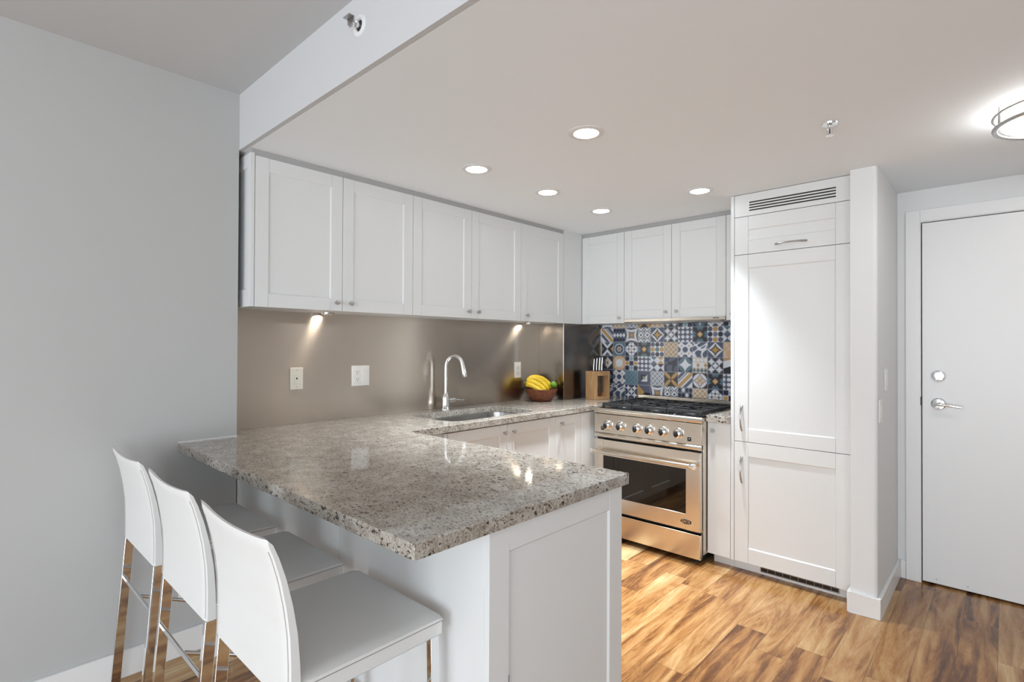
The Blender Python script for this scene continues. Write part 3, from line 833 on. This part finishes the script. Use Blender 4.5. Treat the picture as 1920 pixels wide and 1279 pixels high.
for kx in (.7135, 1.344):
    sw = B().box(kx-.0115, kx+.0115, YF-.003, YF-.0003, .752, .777).build('rocker_switch', BLK, t, .001)
    B().box(kx-.002, kx+.004, YF-.0045, YF-.0031, .764, .770).build('switch_lamp', CHROME, sw, .0006)
# oven door
DF = YF-.006
od = B()
x0, x1, z0, z1 = XR0+.004, XR1-.006, .205, .6880; gx0, gx1, gz0, gz1 = .722, 1.327, .302, .578
od.box(x0, gx0, DF, DF+.026, z0, z1).box(gx1, x1, DF, DF+.026, z0, z1).box(gx0, gx1, DF, DF+.026, z0, gz0).box(gx0, gx1, DF, DF+.026, gz1, z1)
od = od.build('oven_door', STEEL, t, .0015)
B().box(gx0-.004, gx1+.004, DF+.0015, DF+.012, gz0-.004, gz1+.004).build('oven_window', GLASSB, od)
hy = DF-.052; hz = .612
hd = B().tube([(.650, hy, hz), (1.402, hy, hz)], .0125, 18).build('oven_handle', STEEL, od, smooth='auto')
for xx in (.680, 1.372):
    B().tube([(xx, DF-.0005, hz), (xx, hy+.006, hz)], [.012, .011], 14).build('handle_post', STEEL, hd, smooth='auto')
B().lathe([(0, 0), (.0165, 0), (.019, .006), (.019, .03), (.0165, .036), (0, .036)], (1.372, hy, hz), (1, 0, 0), 22).build('handle_end', CHROME, hd, smooth='auto')
B().lathe([(0, 0), (.0165, 0), (.018, .004), (.018, .016), (.0165, .020), (0, .020)], (.655, hy, hz), (1, 0, 0), 22).build('handle_end', CHROME, hd, smooth='auto')
# badge: black oval with a bright rim and the letters DCS
lg = B(); lx, lz = 1.327, .254
lg.grid(lambda u, v: Vector((lx+.039*math.cos(2*PI*u)*(1-v), DF-.0022 if v > 0 else DF-.0002, lz+.0165*math.sin(2*PI*u)*(1-v))), 36, 1, True)
bd = lg.build('badge', CHROME, od)
lg = B(); pts_ = [(lx+.036*math.cos(2*PI*k/36), lz+.0142*math.sin(2*PI*k/36)) for k in range(36)]
lg.extrude(pts_, 'y', DF-.0030, DF-.0005); bp_ = lg.build('badge_plate', BLK, bd)
text_mesh('badge_lettering', 'DCS', .023, CHROME, bd, (lx, DF-.0034, lz+.0005), Matrix.Rotation(PI/2, 3, 'X') @ Matrix.Diagonal((1.25, 1, 1)))
dr = B().box(XR0+.004, XR1-.006, DF, DF+.026, .0385, .1870).build('warming_drawer', STEEL, t, .0015)
# low rear guard
B().box(XR0+.005, XR1-.005, 3.408, 3.440, .9005, .9560).build('rear_guard', STEEL, t, .0015)
# burners
for xx in (.785, 1.035, 1.285):
    for yy in (2.985, 3.270):
        bn = B().lathe([(0, 0), (.052, 0), (.046, .006), (.036, .009), (0, .009)], (xx, yy, .9042), seg=24).build('burner', IRON, t, smooth='auto')
        B().lathe([(0, 0), (.034, 0), (.034, .006), (.028, .009), (0, .009)], (xx, yy, .9136), seg=24).build('burner_cap', IRON, bn, smooth='auto')
# three cast iron grates
gx = [(.672, .905), (.909, 1.161), (1.165, 1.398)]
for a, b2 in gx:
    gb_ = B(); y0, y1 = 2.866, 3.400; zt_, th = .9350, .011; wb_ = .011
    gb_.box(a, b2, y0, y0+wb_, zt_-.018, zt_).box(a, b2, y1-wb_, y1, zt_-.018, zt_).box(a, a+wb_, y0+wb_, y1-wb_, zt_-.018, zt_).box(b2-wb_, b2, y0+wb_, y1-wb_, zt_-.018, zt_)
    ym = (y0+y1)/2; xm = (a+b2)/2
    gb_.box(a+wb_, b2-wb_, ym-.005, ym+.005, zt_-th, zt_)
    for yc in ((y0+ym)/2, (ym+y1)/2):
        for sgx, sgy in ((1, 0), (-1, 0), (0, 1), (0, -1)):
            r0 = .028; r1x = (b2-a)/2-.006; r1y = (y1-y0)/4-.004
            p0 = (xm+sgx*r0, yc+sgy*r0, zt_-.004); p1 = (xm+sgx*r1x, yc+sgy*r1y, zt_-.004)
            gb_.bar(p0, p1, .009, .008, (0, 0, 1))
        for sgx in (-1, 1):
            for sgy in (-1, 1):
                gb_.bar((xm+sgx*.045, yc+sgy*.045, zt_-.004), (xm+sgx*r1x, yc+sgy*r1y, zt_-.004), .009, .007, (0, 0, 1))
    for cx_ in (a, b2-.014):
        for cy_ in (y0, y1-.014): gb_.box(cx_, cx_+.014, cy_, cy_+.014, .9042, zt_-.0175)
    gb_.build('burner_grate', IRON, t, .0015)

# hood
t = thing('range_hood', 'slim stainless steel range hood under the wall cabinet over the range', 'range hood', (1.03, 3.33, 1.5133))
B().extrude([(YW-.009, 1.5390), (YW-.009, 1.5150), (3.196, 1.5130), (3.188, 1.5180), (3.188, 1.5390)], 'x', .6540, 1.4160).build('hood_body', STEEL, t, .001)
B().box(.70, 1.37, 3.22, 3.45, 1.5105, 1.5145).build('filter', NICKEL, t, .0006)
B().box(1.335, 1.375, 3.1868, 3.1879, 1.5270, 1.5320).build('control_button', BLK, t)
B().box(1.250, 1.278, 3.1870, 3.1879, 1.5285, 1.5310).build('brand_mark', NICKEL, t)

# ------------------------------------------------------------------ outlets and switches
def plate(name, label, cat, cx, cy, cz_, w_, h_, mat, U, Nn, kind, group=None):
    """cx,cy,cz = centre on the wall surface"""
    t = thing(name, label, cat, (cx, cy, cz_-h_/2), group)
    c = Vector((cx, cy, cz_)); U = Vector(U); Nn = Vector(Nn); Z = Vector((0, 0, 1))
    def bx(u0, u1, v0, v1, n0, n1, nm, mt, par, bev=0):
        b = B(); vs = [b.bm.verts.new(c+U*u+Z*v+Nn*n) for n in (n0, n1) for u, v in ((u0, v0), (u1, v0), (u1, v1), (u0, v1))]
        for f in ((3, 2, 1, 0), (4, 5, 6, 7), (0, 1, 5, 4), (1, 2, 6, 5), (2, 3, 7, 6), (3, 0, 4, 7)): b.bm.faces.new([vs[i] for i in f])
        return b.build(nm, mt, par, bev)
    bx(-w_/2, w_/2, -h_/2, h_/2, .0003, .0055, 'plate', mat, t, .002)
    def duplex(u0):
        for v0 in (.021, -.021):
            r_ = bx(u0-.0165, u0+.0165, v0-.014, v0+.014, .0056, .0072, 'receptacle', mat, t, .001)
            for s_ in (-.0065, .0065): bx(u0+s_-.0012, u0+s_+.0012, v0-.001, v0+.007, .0073, .0076, 'slot', BLK, r_)
            bx(u0-.0025, u0+.0025, v0-.0105, v0-.0055, .0073, .0076, 'slot', BLK, r_)
    if kind == 'duplex': duplex(0)
    if kind == 'double':
        duplex(-.023); bx(.006, .040, -.033, .033, .0056, .0085, 'rocker', mat, t, .001)
    if kind == 'phone':
        bx(-.013, .013, -.026, .026, .0056, .0068, 'jack', mat, t, .0008); bx(-.004, .004, -.004, .005, .0069, .0073, 'socket_hole', BLK, t)
        for v_ in (-.045, .045): bx(-.0025, .0025, v_-.0025, v_+.0025, .0056, .0066, 'screw', NICKEL, t)
    if kind == 'rocker': bx(-.016, .016, -.033, .033, .0056, .0085, 'rocker', mat, t, .001)
    return t
plate('phone_jack', 'ivory phone jack plate on the steel backsplash, nearest the grey wall', 'wall plate', .0023, .950, 1.157, .070, .117, IVORY, (0, 1, 0), (1, 0, 0), 'phone')
plate('outlet_switch_plate', 'wide white plate with outlet and rocker switch on the steel backsplash', 'outlet', .0023, 1.334, 1.158, .115, .118, PLAST, (0, 1, 0), (1, 0, 0), 'double')
plate('wall_outlet', 'white outlet on the steel backsplash right of the faucet above the bananas', 'outlet', .0023, 2.700, 1.149, .072, .120, PLAST, (0, 1, 0), (1, 0, 0), 'duplex')
plate('light_switch', 'white light switch on the partition side, the upper one by the entry door', 'switch', 2.3102, 3.045, 1.165, .072, .117, PLAST, (0, -1, 0), (1, 0, 0), 'rocker', 'switches on the partition')
plate('light_switch', 'white wall plate on the partition side, the lower one nearer the corner', 'switch', 2.3102, 2.872, 1.017, .072, .117, PLAST, (0, -1, 0), (1, 0, 0), 'rocker', 'switches on the partition')
plate('wall_outlet', 'white outlet low on the grey wall behind the bar stools', 'outlet', .1752, .395, .300, .070, .115, PLAST, (0, 1, 0), (1, 0, 0), 'duplex')

# ------------------------------------------------------------------ ceiling fixtures
labs = ['round recessed downlight nearest the camera, in front of the others', 'round recessed downlight over the sink side, leftmost of the five', 'round recessed downlight between the leftmost one and the far corner', 'smallest looking recessed downlight, in the far corner of the kitchen ceiling', 'round recessed downlight just in front of the tall refrigerator cabinet']
proto = None
for (x, y), lb in zip(((1.479, 1.509), (.800, 1.512), (.811, 2.073), (.803, 2.645), (1.480, 2.642)), labs):
    sd_ = bpy.data.lights.new('downlight_lamp', 'SPOT'); sd_.energy = 100; sd_.color = WARM; sd_.spot_size = math.radians(72); sd_.spot_blend = 1.0; sd_.shadow_soft_size = .045
    so_ = bpy.data.objects.new('downlight_lamp', sd_); COL.objects.link(so_); so_.location = (x, y, ZL-.012)
    if proto is None:
        t = thing('recessed_downlight', lb, 'ceiling light', (x, y, ZL), 'recessed downlights')
        b = B().lathe([(.053, -.0003), (.077, -.0003), (.077, -.002), (.060, -.0065), (.053, -.005), (.053, -.0003)], (x, y, ZL), seg=36)
        b.build('trim_ring', TRIM, t, smooth='auto')
        B().lathe([(0, -.0028), (.0528, -.0028), (.0528, -.001), (0, -.001)], (x, y, ZL), seg=36).build('lens', LENS, t)
        proto = t
    else:
        c = proto.copy(); COL.objects.link(c); c.location = (x, y, ZL); c['label'] = lb
        for ch in list(proto.children):
            q = ch.copy(); q.parent = c; COL.objects.link(q)
# flush ceiling light
fc = (2.94, 2.44)
t = thing('flush_ceiling_light', 'round flush ceiling light with two metal rings near the entry door', 'ceiling light', (*fc, ZL))
B().lathe([(0, -.001), (.165, -.001), (.17, -.012), (0, -.012)], (*fc, ZL), seg=48).build('canopy', TRIM, t, smooth='auto')
B().lathe([(.150, -.0125), (.178, -.014), (.182, -.035), (.178, -.062), (.150, -.078), (.09, -.088), (0, -.091)], (*fc, ZL), seg=48).build('glass_shade', DOME, t, smooth=True)
for r_, z_, rr in ((.200, -.022, .006), (.196, -.066, .009)):
    b = B(); P = [(fc[0]+r_*math.cos(2*PI*k/64), fc[1]+r_*math.sin(2*PI*k/64)) for k in range(64)]
    b.grid(lambda u, v, r_=r_, z_=z_, rr=rr: Vector((fc[0]+(r_+rr*math.cos(2*PI*v))*math.cos(2*PI*u), fc[1]+(r_+rr*math.cos(2*PI*v))*math.sin(2*PI*u), ZL+z_+rr*.8*math.sin(2*PI*v))), 64, 12, True)
    b.build('metal_ring', NICKEL, t, smooth=True)
for k in range(3):
    a = math.radians(205+120*k); px, py = fc[0]+.198*math.cos(a), fc[1]+.198*math.sin(a)
    B().tube([(px, py, ZL-.0005), (px, py, ZL-.07)], .006, 10).build('post', NICKEL, t, smooth='auto')
# pendent sprinkler on the kitchen ceiling
def pendent(loc, label):
    x, y, z = loc
    t = thing('fire_sprinkler', label, 'sprinkler', loc, None)
    B().lathe([(0, 0), (.030, 0), (.028, -.006), (.014, -.010), (0, -.010)], loc, seg=24).build('escutcheon', CHROME, t, smooth='auto')
    b = B().tube([(x, y, z-.009), (x, y, z-.022)], .008, 12)
    for s in (-1, 1): b.tube([(x+s*.008, y, z-.018), (x+s*.011, y, z-.032), (x+s*.003, y, z-.046)], .0022, 8)
    b.build('frame', CHROME, t, smooth='auto')
    B().lathe([(0, 0), (.017, 0), (.016, -.002), (0, -.002)], (x, y, z-.047), seg=20).build('deflector', CHROME, t)
    B().tube([(x, y, z-.022), (x, y, z-.044)], .002, 8).build('bulb', GAP, t)
pendent((2.257, 2.095, ZL-.0003), 'small chrome pendent sprinkler hanging from the kitchen ceiling')
# sidewall sprinkler on the beam
x, y, z = 1.218, YB, 2.392
t = thing('fire_sprinkler', 'chrome sidewall sprinkler sticking out of the white beam face', 'sprinkler', (x, y, z), None)
B().lathe([(.018, .0003), (.036, .0003), (.034, .004), (.022, .005), (.018, .002), (.018, .0003)], (x, y, z), (0, -1, 0), 30).build('escutcheon', TRIM, t, smooth='auto')
B().lathe([(0, .0003), (.0175, .0003), (.0175, .001), (0, .001)], (x, y, z), (0, -1, 0), 24).build('opening', BLK, t)
b = B().tube([(x, y-.001, z), (x, y-.014, z)], .009, 14)
for s in (-1, 1): b.tube([(x+s*.010, y-.010, z), (x+s*.012, y-.020, z), (x+s*.004, y-.030, z)], .0028, 8)
b.build('frame', CHROME, t, smooth='auto')
B().box(x-.019, x+.019, y-.034, y-.030, z-.006, z+.013).box(x-.019, x+.019, y-.050, y-.034, z+.010, z+.013).box(x-.007, x+.007, y-.036, y-.030, z-.017, z-.006).build('deflector', NICKEL, t, .001)
tag(B().lathe([(0, -.0003), (.045, -.0003), (.045, -.012), (.036, -.020), (0, -.020)], (2.887, 3.362, ZL), seg=28).build('ceiling_detector', TRIM, None, smooth='auto'), 'small white round detector on the ceiling at the right edge by the entry wall', 'detector')
# puck lights under the wall cabinets
pk = None
for (px, py), lb in zip(((.060, 1.095), (.060, 2.775)), ('round puck light under the wall cabinets, nearest the grey wall', 'round puck light under the wall cabinets above the fruit bowl')):
    t = thing('puck_light', lb, 'light', (px, py, 1.5140), 'puck lights under the cabinets')
    B().lathe([(.026, 0), (.036, 0), (.035, -.008), (.028, -.010), (.026, -.007), (.026, 0)], (px, py, 1.5140), seg=28).build('housing', NICKEL, t, smooth='auto')
    B().lathe([(0, -.004), (.0258, -.004), (.0258, -.002), (0, -.002)], (px, py, 1.5140), seg=28).build('lens', PUCK, t)

# ------------------------------------------------------------------ fruit bowl, bananas, lime
bc = (.165, 2.800)
b = B().lathe([(0, 0), (.068, 0), (.078, .006), (.102, .040), (.118, .078), (.123, .092), (.119, .093), (.115, .082), (.100, .046), (.075, .010), (0, .006)], (*bc, .9145), seg=40)
fb = b.build('fruit_basket', BASK, None, smooth='auto'); tag(fb, 'round reddish-brown woven bowl holding bananas and a lime in the corner', 'bowl')
t = thing('banana_bunch', 'bunch of yellow bananas lying in the woven bowl', 'bananas', (bc[0], bc[1], .925))
vr = rt.copy(); bk = Vector((fw.x, fw.y, 0)).normalized()
CB = Vector((bc[0], bc[1], 0))
def catmull(P, n=6):
    out = []; Q = [P[0]*2-P[1]]+P+[P[-1]*2-P[-2]]
    for i in range(1, len(Q)-2):
        for k in range(n):
            t_ = k/n; a, b, c, d_ = Q[i-1], Q[i], Q[i+1], Q[i+2]
            out.append(.5*((2*b)+(c-a)*t_+(2*a-5*b+4*c-d_)*t_*t_+(3*b-a-3*c+d_)*t_**3))
    return out+[P[-1]]
def banana(pts, rad):
    path = catmull([CB+vr*a+bk*b_+Vector((0, 0, z)) for a, b_, z in pts]); n_ = len(path)-1
    rr = [rad*min(1, .38+.9*math.sin(PI*(.06+.88*k/n_))**.8) for k in range(n_+1)]
    B().tube(path, rr, 8).build('banana', BAN, t, smooth=True)
banana([(-.112, .010, 1.072), (-.062, .030, 1.093), (.000, .042, 1.083), (.052, .046, 1.045), (.075, .044, 1.010)], .0195)
banana([(-.112, .000, 1.064), (-.068, .004, 1.083), (-.015, .010, 1.068), (.030, .012, 1.030), (.052, .010, .998)], .0195)
banana([(-.116, -.008, 1.050), (-.075, -.022, 1.060), (-.028, -.026, 1.040), (.012, -.026, 1.008), (.030, -.024, .985)], .0190)
banana([(-.118, -.016, 1.034), (-.085, -.044, 1.036), (-.045, -.058, 1.018), (-.010, -.062, .995), (.006, -.058, .980)], .0180)
banana([(-.110, .014, 1.060), (-.062, .058, 1.070), (-.005, .078, 1.058), (.040, .078, 1.030), (.060, .072, 1.005)], .0185)
e = CB+vr*(-.135)+bk*(.0)+Vector((0, 0, 1.050))
B().tube([e+vr*.03+Vector((0, 0, .012)), e+vr*.012+Vector((0, 0, .004)), e-Vector((0, 0, .004))], [.012, .010, .007], 8).build('stem', BANTIP, t, smooth='auto')
lc = CB+vr*.094+bk*.028+Vector((0, 0, 1.037))
b = B().lathe([(0, -.026)]+[(.027*math.sin(k/10*PI)+.0001, -.026*math.cos(k/10*PI)) for k in range(1, 10)]+[(.004, .029), (0, .030)], lc, (.25, -.1, 1), 22)
tag(b.build('lime', LIME, None, smooth=True), 'small green lime sitting beside the bananas in the woven bowl', 'lime')

# ------------------------------------------------------------------ knife block and knives
kb_loc = Vector((.385, 3.235, .9145)); ang = math.radians(-12)
t = thing('knife_block', 'open-fronted pale wood knife block beside the range', 'knife block', kb_loc)
Rz = Matrix.Rotation(ang, 3, 'Z')
# local: face with window looks to +x
w2, d2, hh = .058, .077, .222
def kbx(b, x0, x1, y0, y1, z0, z1): return b.box(x0, x1, y0, y1, z0, z1)
def buildloc(b, name, mat, bev=0, par=None, sm=False):
    bmesh.ops.rotate(b.bm, verts=b.bm.verts, cent=(0, 0, 0), matrix=Rz)
    bmesh.ops.translate(b.bm, verts=b.bm.verts, vec=kb_loc)
    return b.build(name, mat, par or t, bev, smooth=sm)
buildloc(B().box(-w2, w2, -d2, -d2+.022, 0, hh-.034), 'side_board', BLOCK, .001)
buildloc(B().box(-w2, w2, d2-.014, d2, 0, hh-.034), 'side_board', BLOCK, .001)
buildloc(B().box(-w2, w2, -d2+.022, d2-.014, 0, .018), 'base_board', BLOCK, .001)
top = B(); ks = [-.045, -.014, .016, .046]
top.box(-w2, -.004, -d2, d2, hh-.034, hh).box(.004, w2, -d2, d2, hh-.034, hh)
yy = -d2
for k in ks: top.box(-.004, .004, yy, k-.0135, hh-.034, hh); yy = k+.0135
top.box(-.004, .004, yy, d2, hh-.034, hh)
buildloc(top, 'top_board', BLOCK)
names = ['leftmost of the four knife handles standing in the wooden block', 'second knife handle from the left in the wooden block', 'third knife handle from the left in the wooden block', 'rightmost of the four knife handles in the wooden block']
for k, lb, ln in zip(ks, names, (.098, .104, .108, .110)):
    kt = thing('kitchen_knife', lb, 'knife', kb_loc+Rz @ Vector((0, k, hh)), 'knives in the wooden block')
    b = B().poly_prism([(-.0012, k-.0115), (.0012, k-.0115), (.0012, k+.0115), (-.0012, k+.0115)], .05, hh+.002)
    buildloc(b, 'blade', BLADE, 0, kt)
    b = B().tube([(0, k, hh+.001), (-.001, k, hh+.012), (-.001, k+.002, hh+ln*.5), (0, k+.005, hh+ln*.85), (0, k+.006, hh+ln)], [.0035, .0045, .0040, .0048, .0042], 10)
    buildloc(b, 'handle', CHROME, 0, kt, 'auto')

# ------------------------------------------------------------------ bar stools
ST_L = ['white leather bar stool nearest the camera with chrome legs', 'white leather bar stool in the middle of the three at the bar', 'white leather bar stool closest to the grey wall']
def make_stool():
    W2 = .2125; y0, y1 = .155, .556; zs = .640
    cx = 0; org = (0, 0, 0)
    t = thing('bar_stool', ST_L[0], 'bar stool', org, 'white bar stools at the granite bar')
    # seat: leather pad with slight dome, apron below
    def pad(u, v):
        x = (u-.5)*2*W2; y = y0+.012+v*(y1-y0-.012)
        e = min(u, 1-u)*2*W2; f = min(v, 1-v)*(y1-y0)
        z = zs+.003*math.sin(PI*u)*math.sin(PI*v)-.006*max(0, 1-e/.012)**2-.006*max(0, 1-f/.012)**2
        return Vector((x, y, z))
    b = B(); V = b.grid(pad, 24, 22); bm = b.bm
    rim = [V[i][0] for i in range(25)]+[V[24][j] for j in range(1, 23)]+[V[i][22] for i in range(23, -1, -1)]+[V[0][j] for j in range(21, 0, -1)]
    low = [bm.verts.new((v.co.x, v.co.y, zs-.014)) for v in rim]
    for i in range(len(rim)): bm.faces.new((rim[i], rim[(i+1) % len(rim)], low[(i+1) % len(rim)], low[i]))
    bm.faces.new(low)
    b.build('seat', LEATH, t, smooth='auto')
    ap = B(); a0, a1 = zs-.050, zs-.0150
    xi = W2-.002
    ap.box(-xi, xi, y0+.014, y0+.030, a0, a1).box(-xi, xi, y1-.018, y1-.002, a0, a1).box(-xi, -xi+.016, y0+.030, y1-.018, a0, a1).box(xi-.016, xi, y0+.030, y1-.018, a0, a1).box(-xi+.016, xi-.016, y0+.030, y1-.018, a1-.006, a1)
    ap.build('apron', LEATH, t, .0015)
    sm = B(); q = .0012
    P = [(-W2+.002, y0+.014), (W2-.002, y0+.014), (W2-.002, y1-.002), (-W2+.002, y1-.002)]
    sm.box(-W2-.0006, W2+.0006, y0+.0125, y1+.0006, zs-.0152, zs-.0136); sm.build('piping', PIPE, t)
    # backrest: curved slab, rear face at y = prof
    prof = [(.592, .150), (.62, .151), (.68, .151), (.74, .149), (.80, .142), (.86, .131), (.905, .119), (.935, .108), (.955, .098)]
    def py(z):
        for (za, ya_), (zb_, yb_) in zip(prof, prof[1:]):
            if z <= zb_: return ya_+(yb_-ya_)*(z-za)/(zb_-za)
        return prof[-1][1]
    def sheet(side):
        def f(u, v):
            x = (u-.5)*2*(W2+.001-.013*v**2)
            ztop = .940+.005*abs(2*u-1)**4-.003*math.cos(PI*(2*u-1))
            z = .592+v*(ztop-.592)
            bow = .012*(1-(2*u-1)**2)*v          # hollow towards the sitter
            th = (.030-.014*v) if side else 0
            edge = min(u, 1-u)*2*W2; rd = .004*max(0, 1-edge/.008)**2
            topr = .005*max(0, 1-(1-v)*.35/.010)**2
            y = py(z)-bow*.9+(th-rd-topr if side else rd+topr)
            return Vector((x, y, z))
        return f
    b = B(); A = b.grid(sheet(0), 22, 26); C = b.grid(sheet(1), 22, 26); bm = b.bm
    ra = [A[i][0] for i in range(23)]+[A[22][j] for j in range(1, 27)]+[A[i][26] for i in range(21, -1, -1)]+[A[0][j] for j in range(25, 0, -1)]
    rc = [C[i][0] for i in range(23)]+[C[22][j] for j in range(1, 27)]+[C[i][26] for i in range(21, -1, -1)]+[C[0][j] for j in range(25, 0, -1)]
    for i in range(len(ra)): bm.faces.new((ra[i], ra[(i+1) % len(ra)], rc[(i+1) % len(ra)], rc[i]))
    br = b.build('backrest', LEATH, t, smooth='auto')
    # stitched seam near the right and left rear edges
    for sx_ in (-1, 1):
        pth = []
        for k in range(20):
            z = .60+k/19*.320; pth.append((sx_*(W2-.0065-.013*((z-.592)/.35)**2), py(z)+.0003, z))
        B().tube(pth, .0008, 6).build('stitching', SEAM, br)
    # legs
    lw, ld = .019, .030
    for sx_ in (-1, 1):
        B().bar((sx_*(W2-.012), .166, .5900), (sx_*(W2-.010), .122, .0003), lw, ld, (1, 0, 0)).build('leg', CHROME, t, .001)
        B().bar((sx_*(W2-.0225), .5390, .5895), (sx_*(W2-.020), .5500, .0003), lw, .026, (1, 0, 0)).build('leg', CHROME, t, .001)
    rz_ = .425; ry_ = .166-(.59-rz_)/.59*.044
    B().tube([(-W2+.021, ry_, rz_), (W2-.021, ry_, rz_)], .0065, 12).build('stretcher', CHROME, t, smooth='auto')
    B().tube([(-W2+.031, .5455, .245), (W2-.031, .5455, .245)], .0085, 12).build('footrest', CHROME, t, smooth='auto')
    B().tube([(0, ry_+.006, rz_-.002), (0, .538, .250)], .0065, 12).build('stretcher', CHROME, t, smooth='auto')
    return t
s0 = make_stool()
for k, cx_ in enumerate((1.492, .990, .4725)):
    if k == 0: s0.location = (cx_, 0, 0); continue
    c = s0.copy(); COL.objects.link(c); c.location = (cx_, 0, 0); c['label'] = ST_L[k]
    for ch in list(s0.children):
        q = ch.copy(); COL.objects.link(q); q.parent = c
        for gch in list(ch.children):
            r3 = gch.copy(); COL.objects.link(r3); r3.parent = q

for o in bpy.data.objects:
    if '_org' in o: del o['_org']
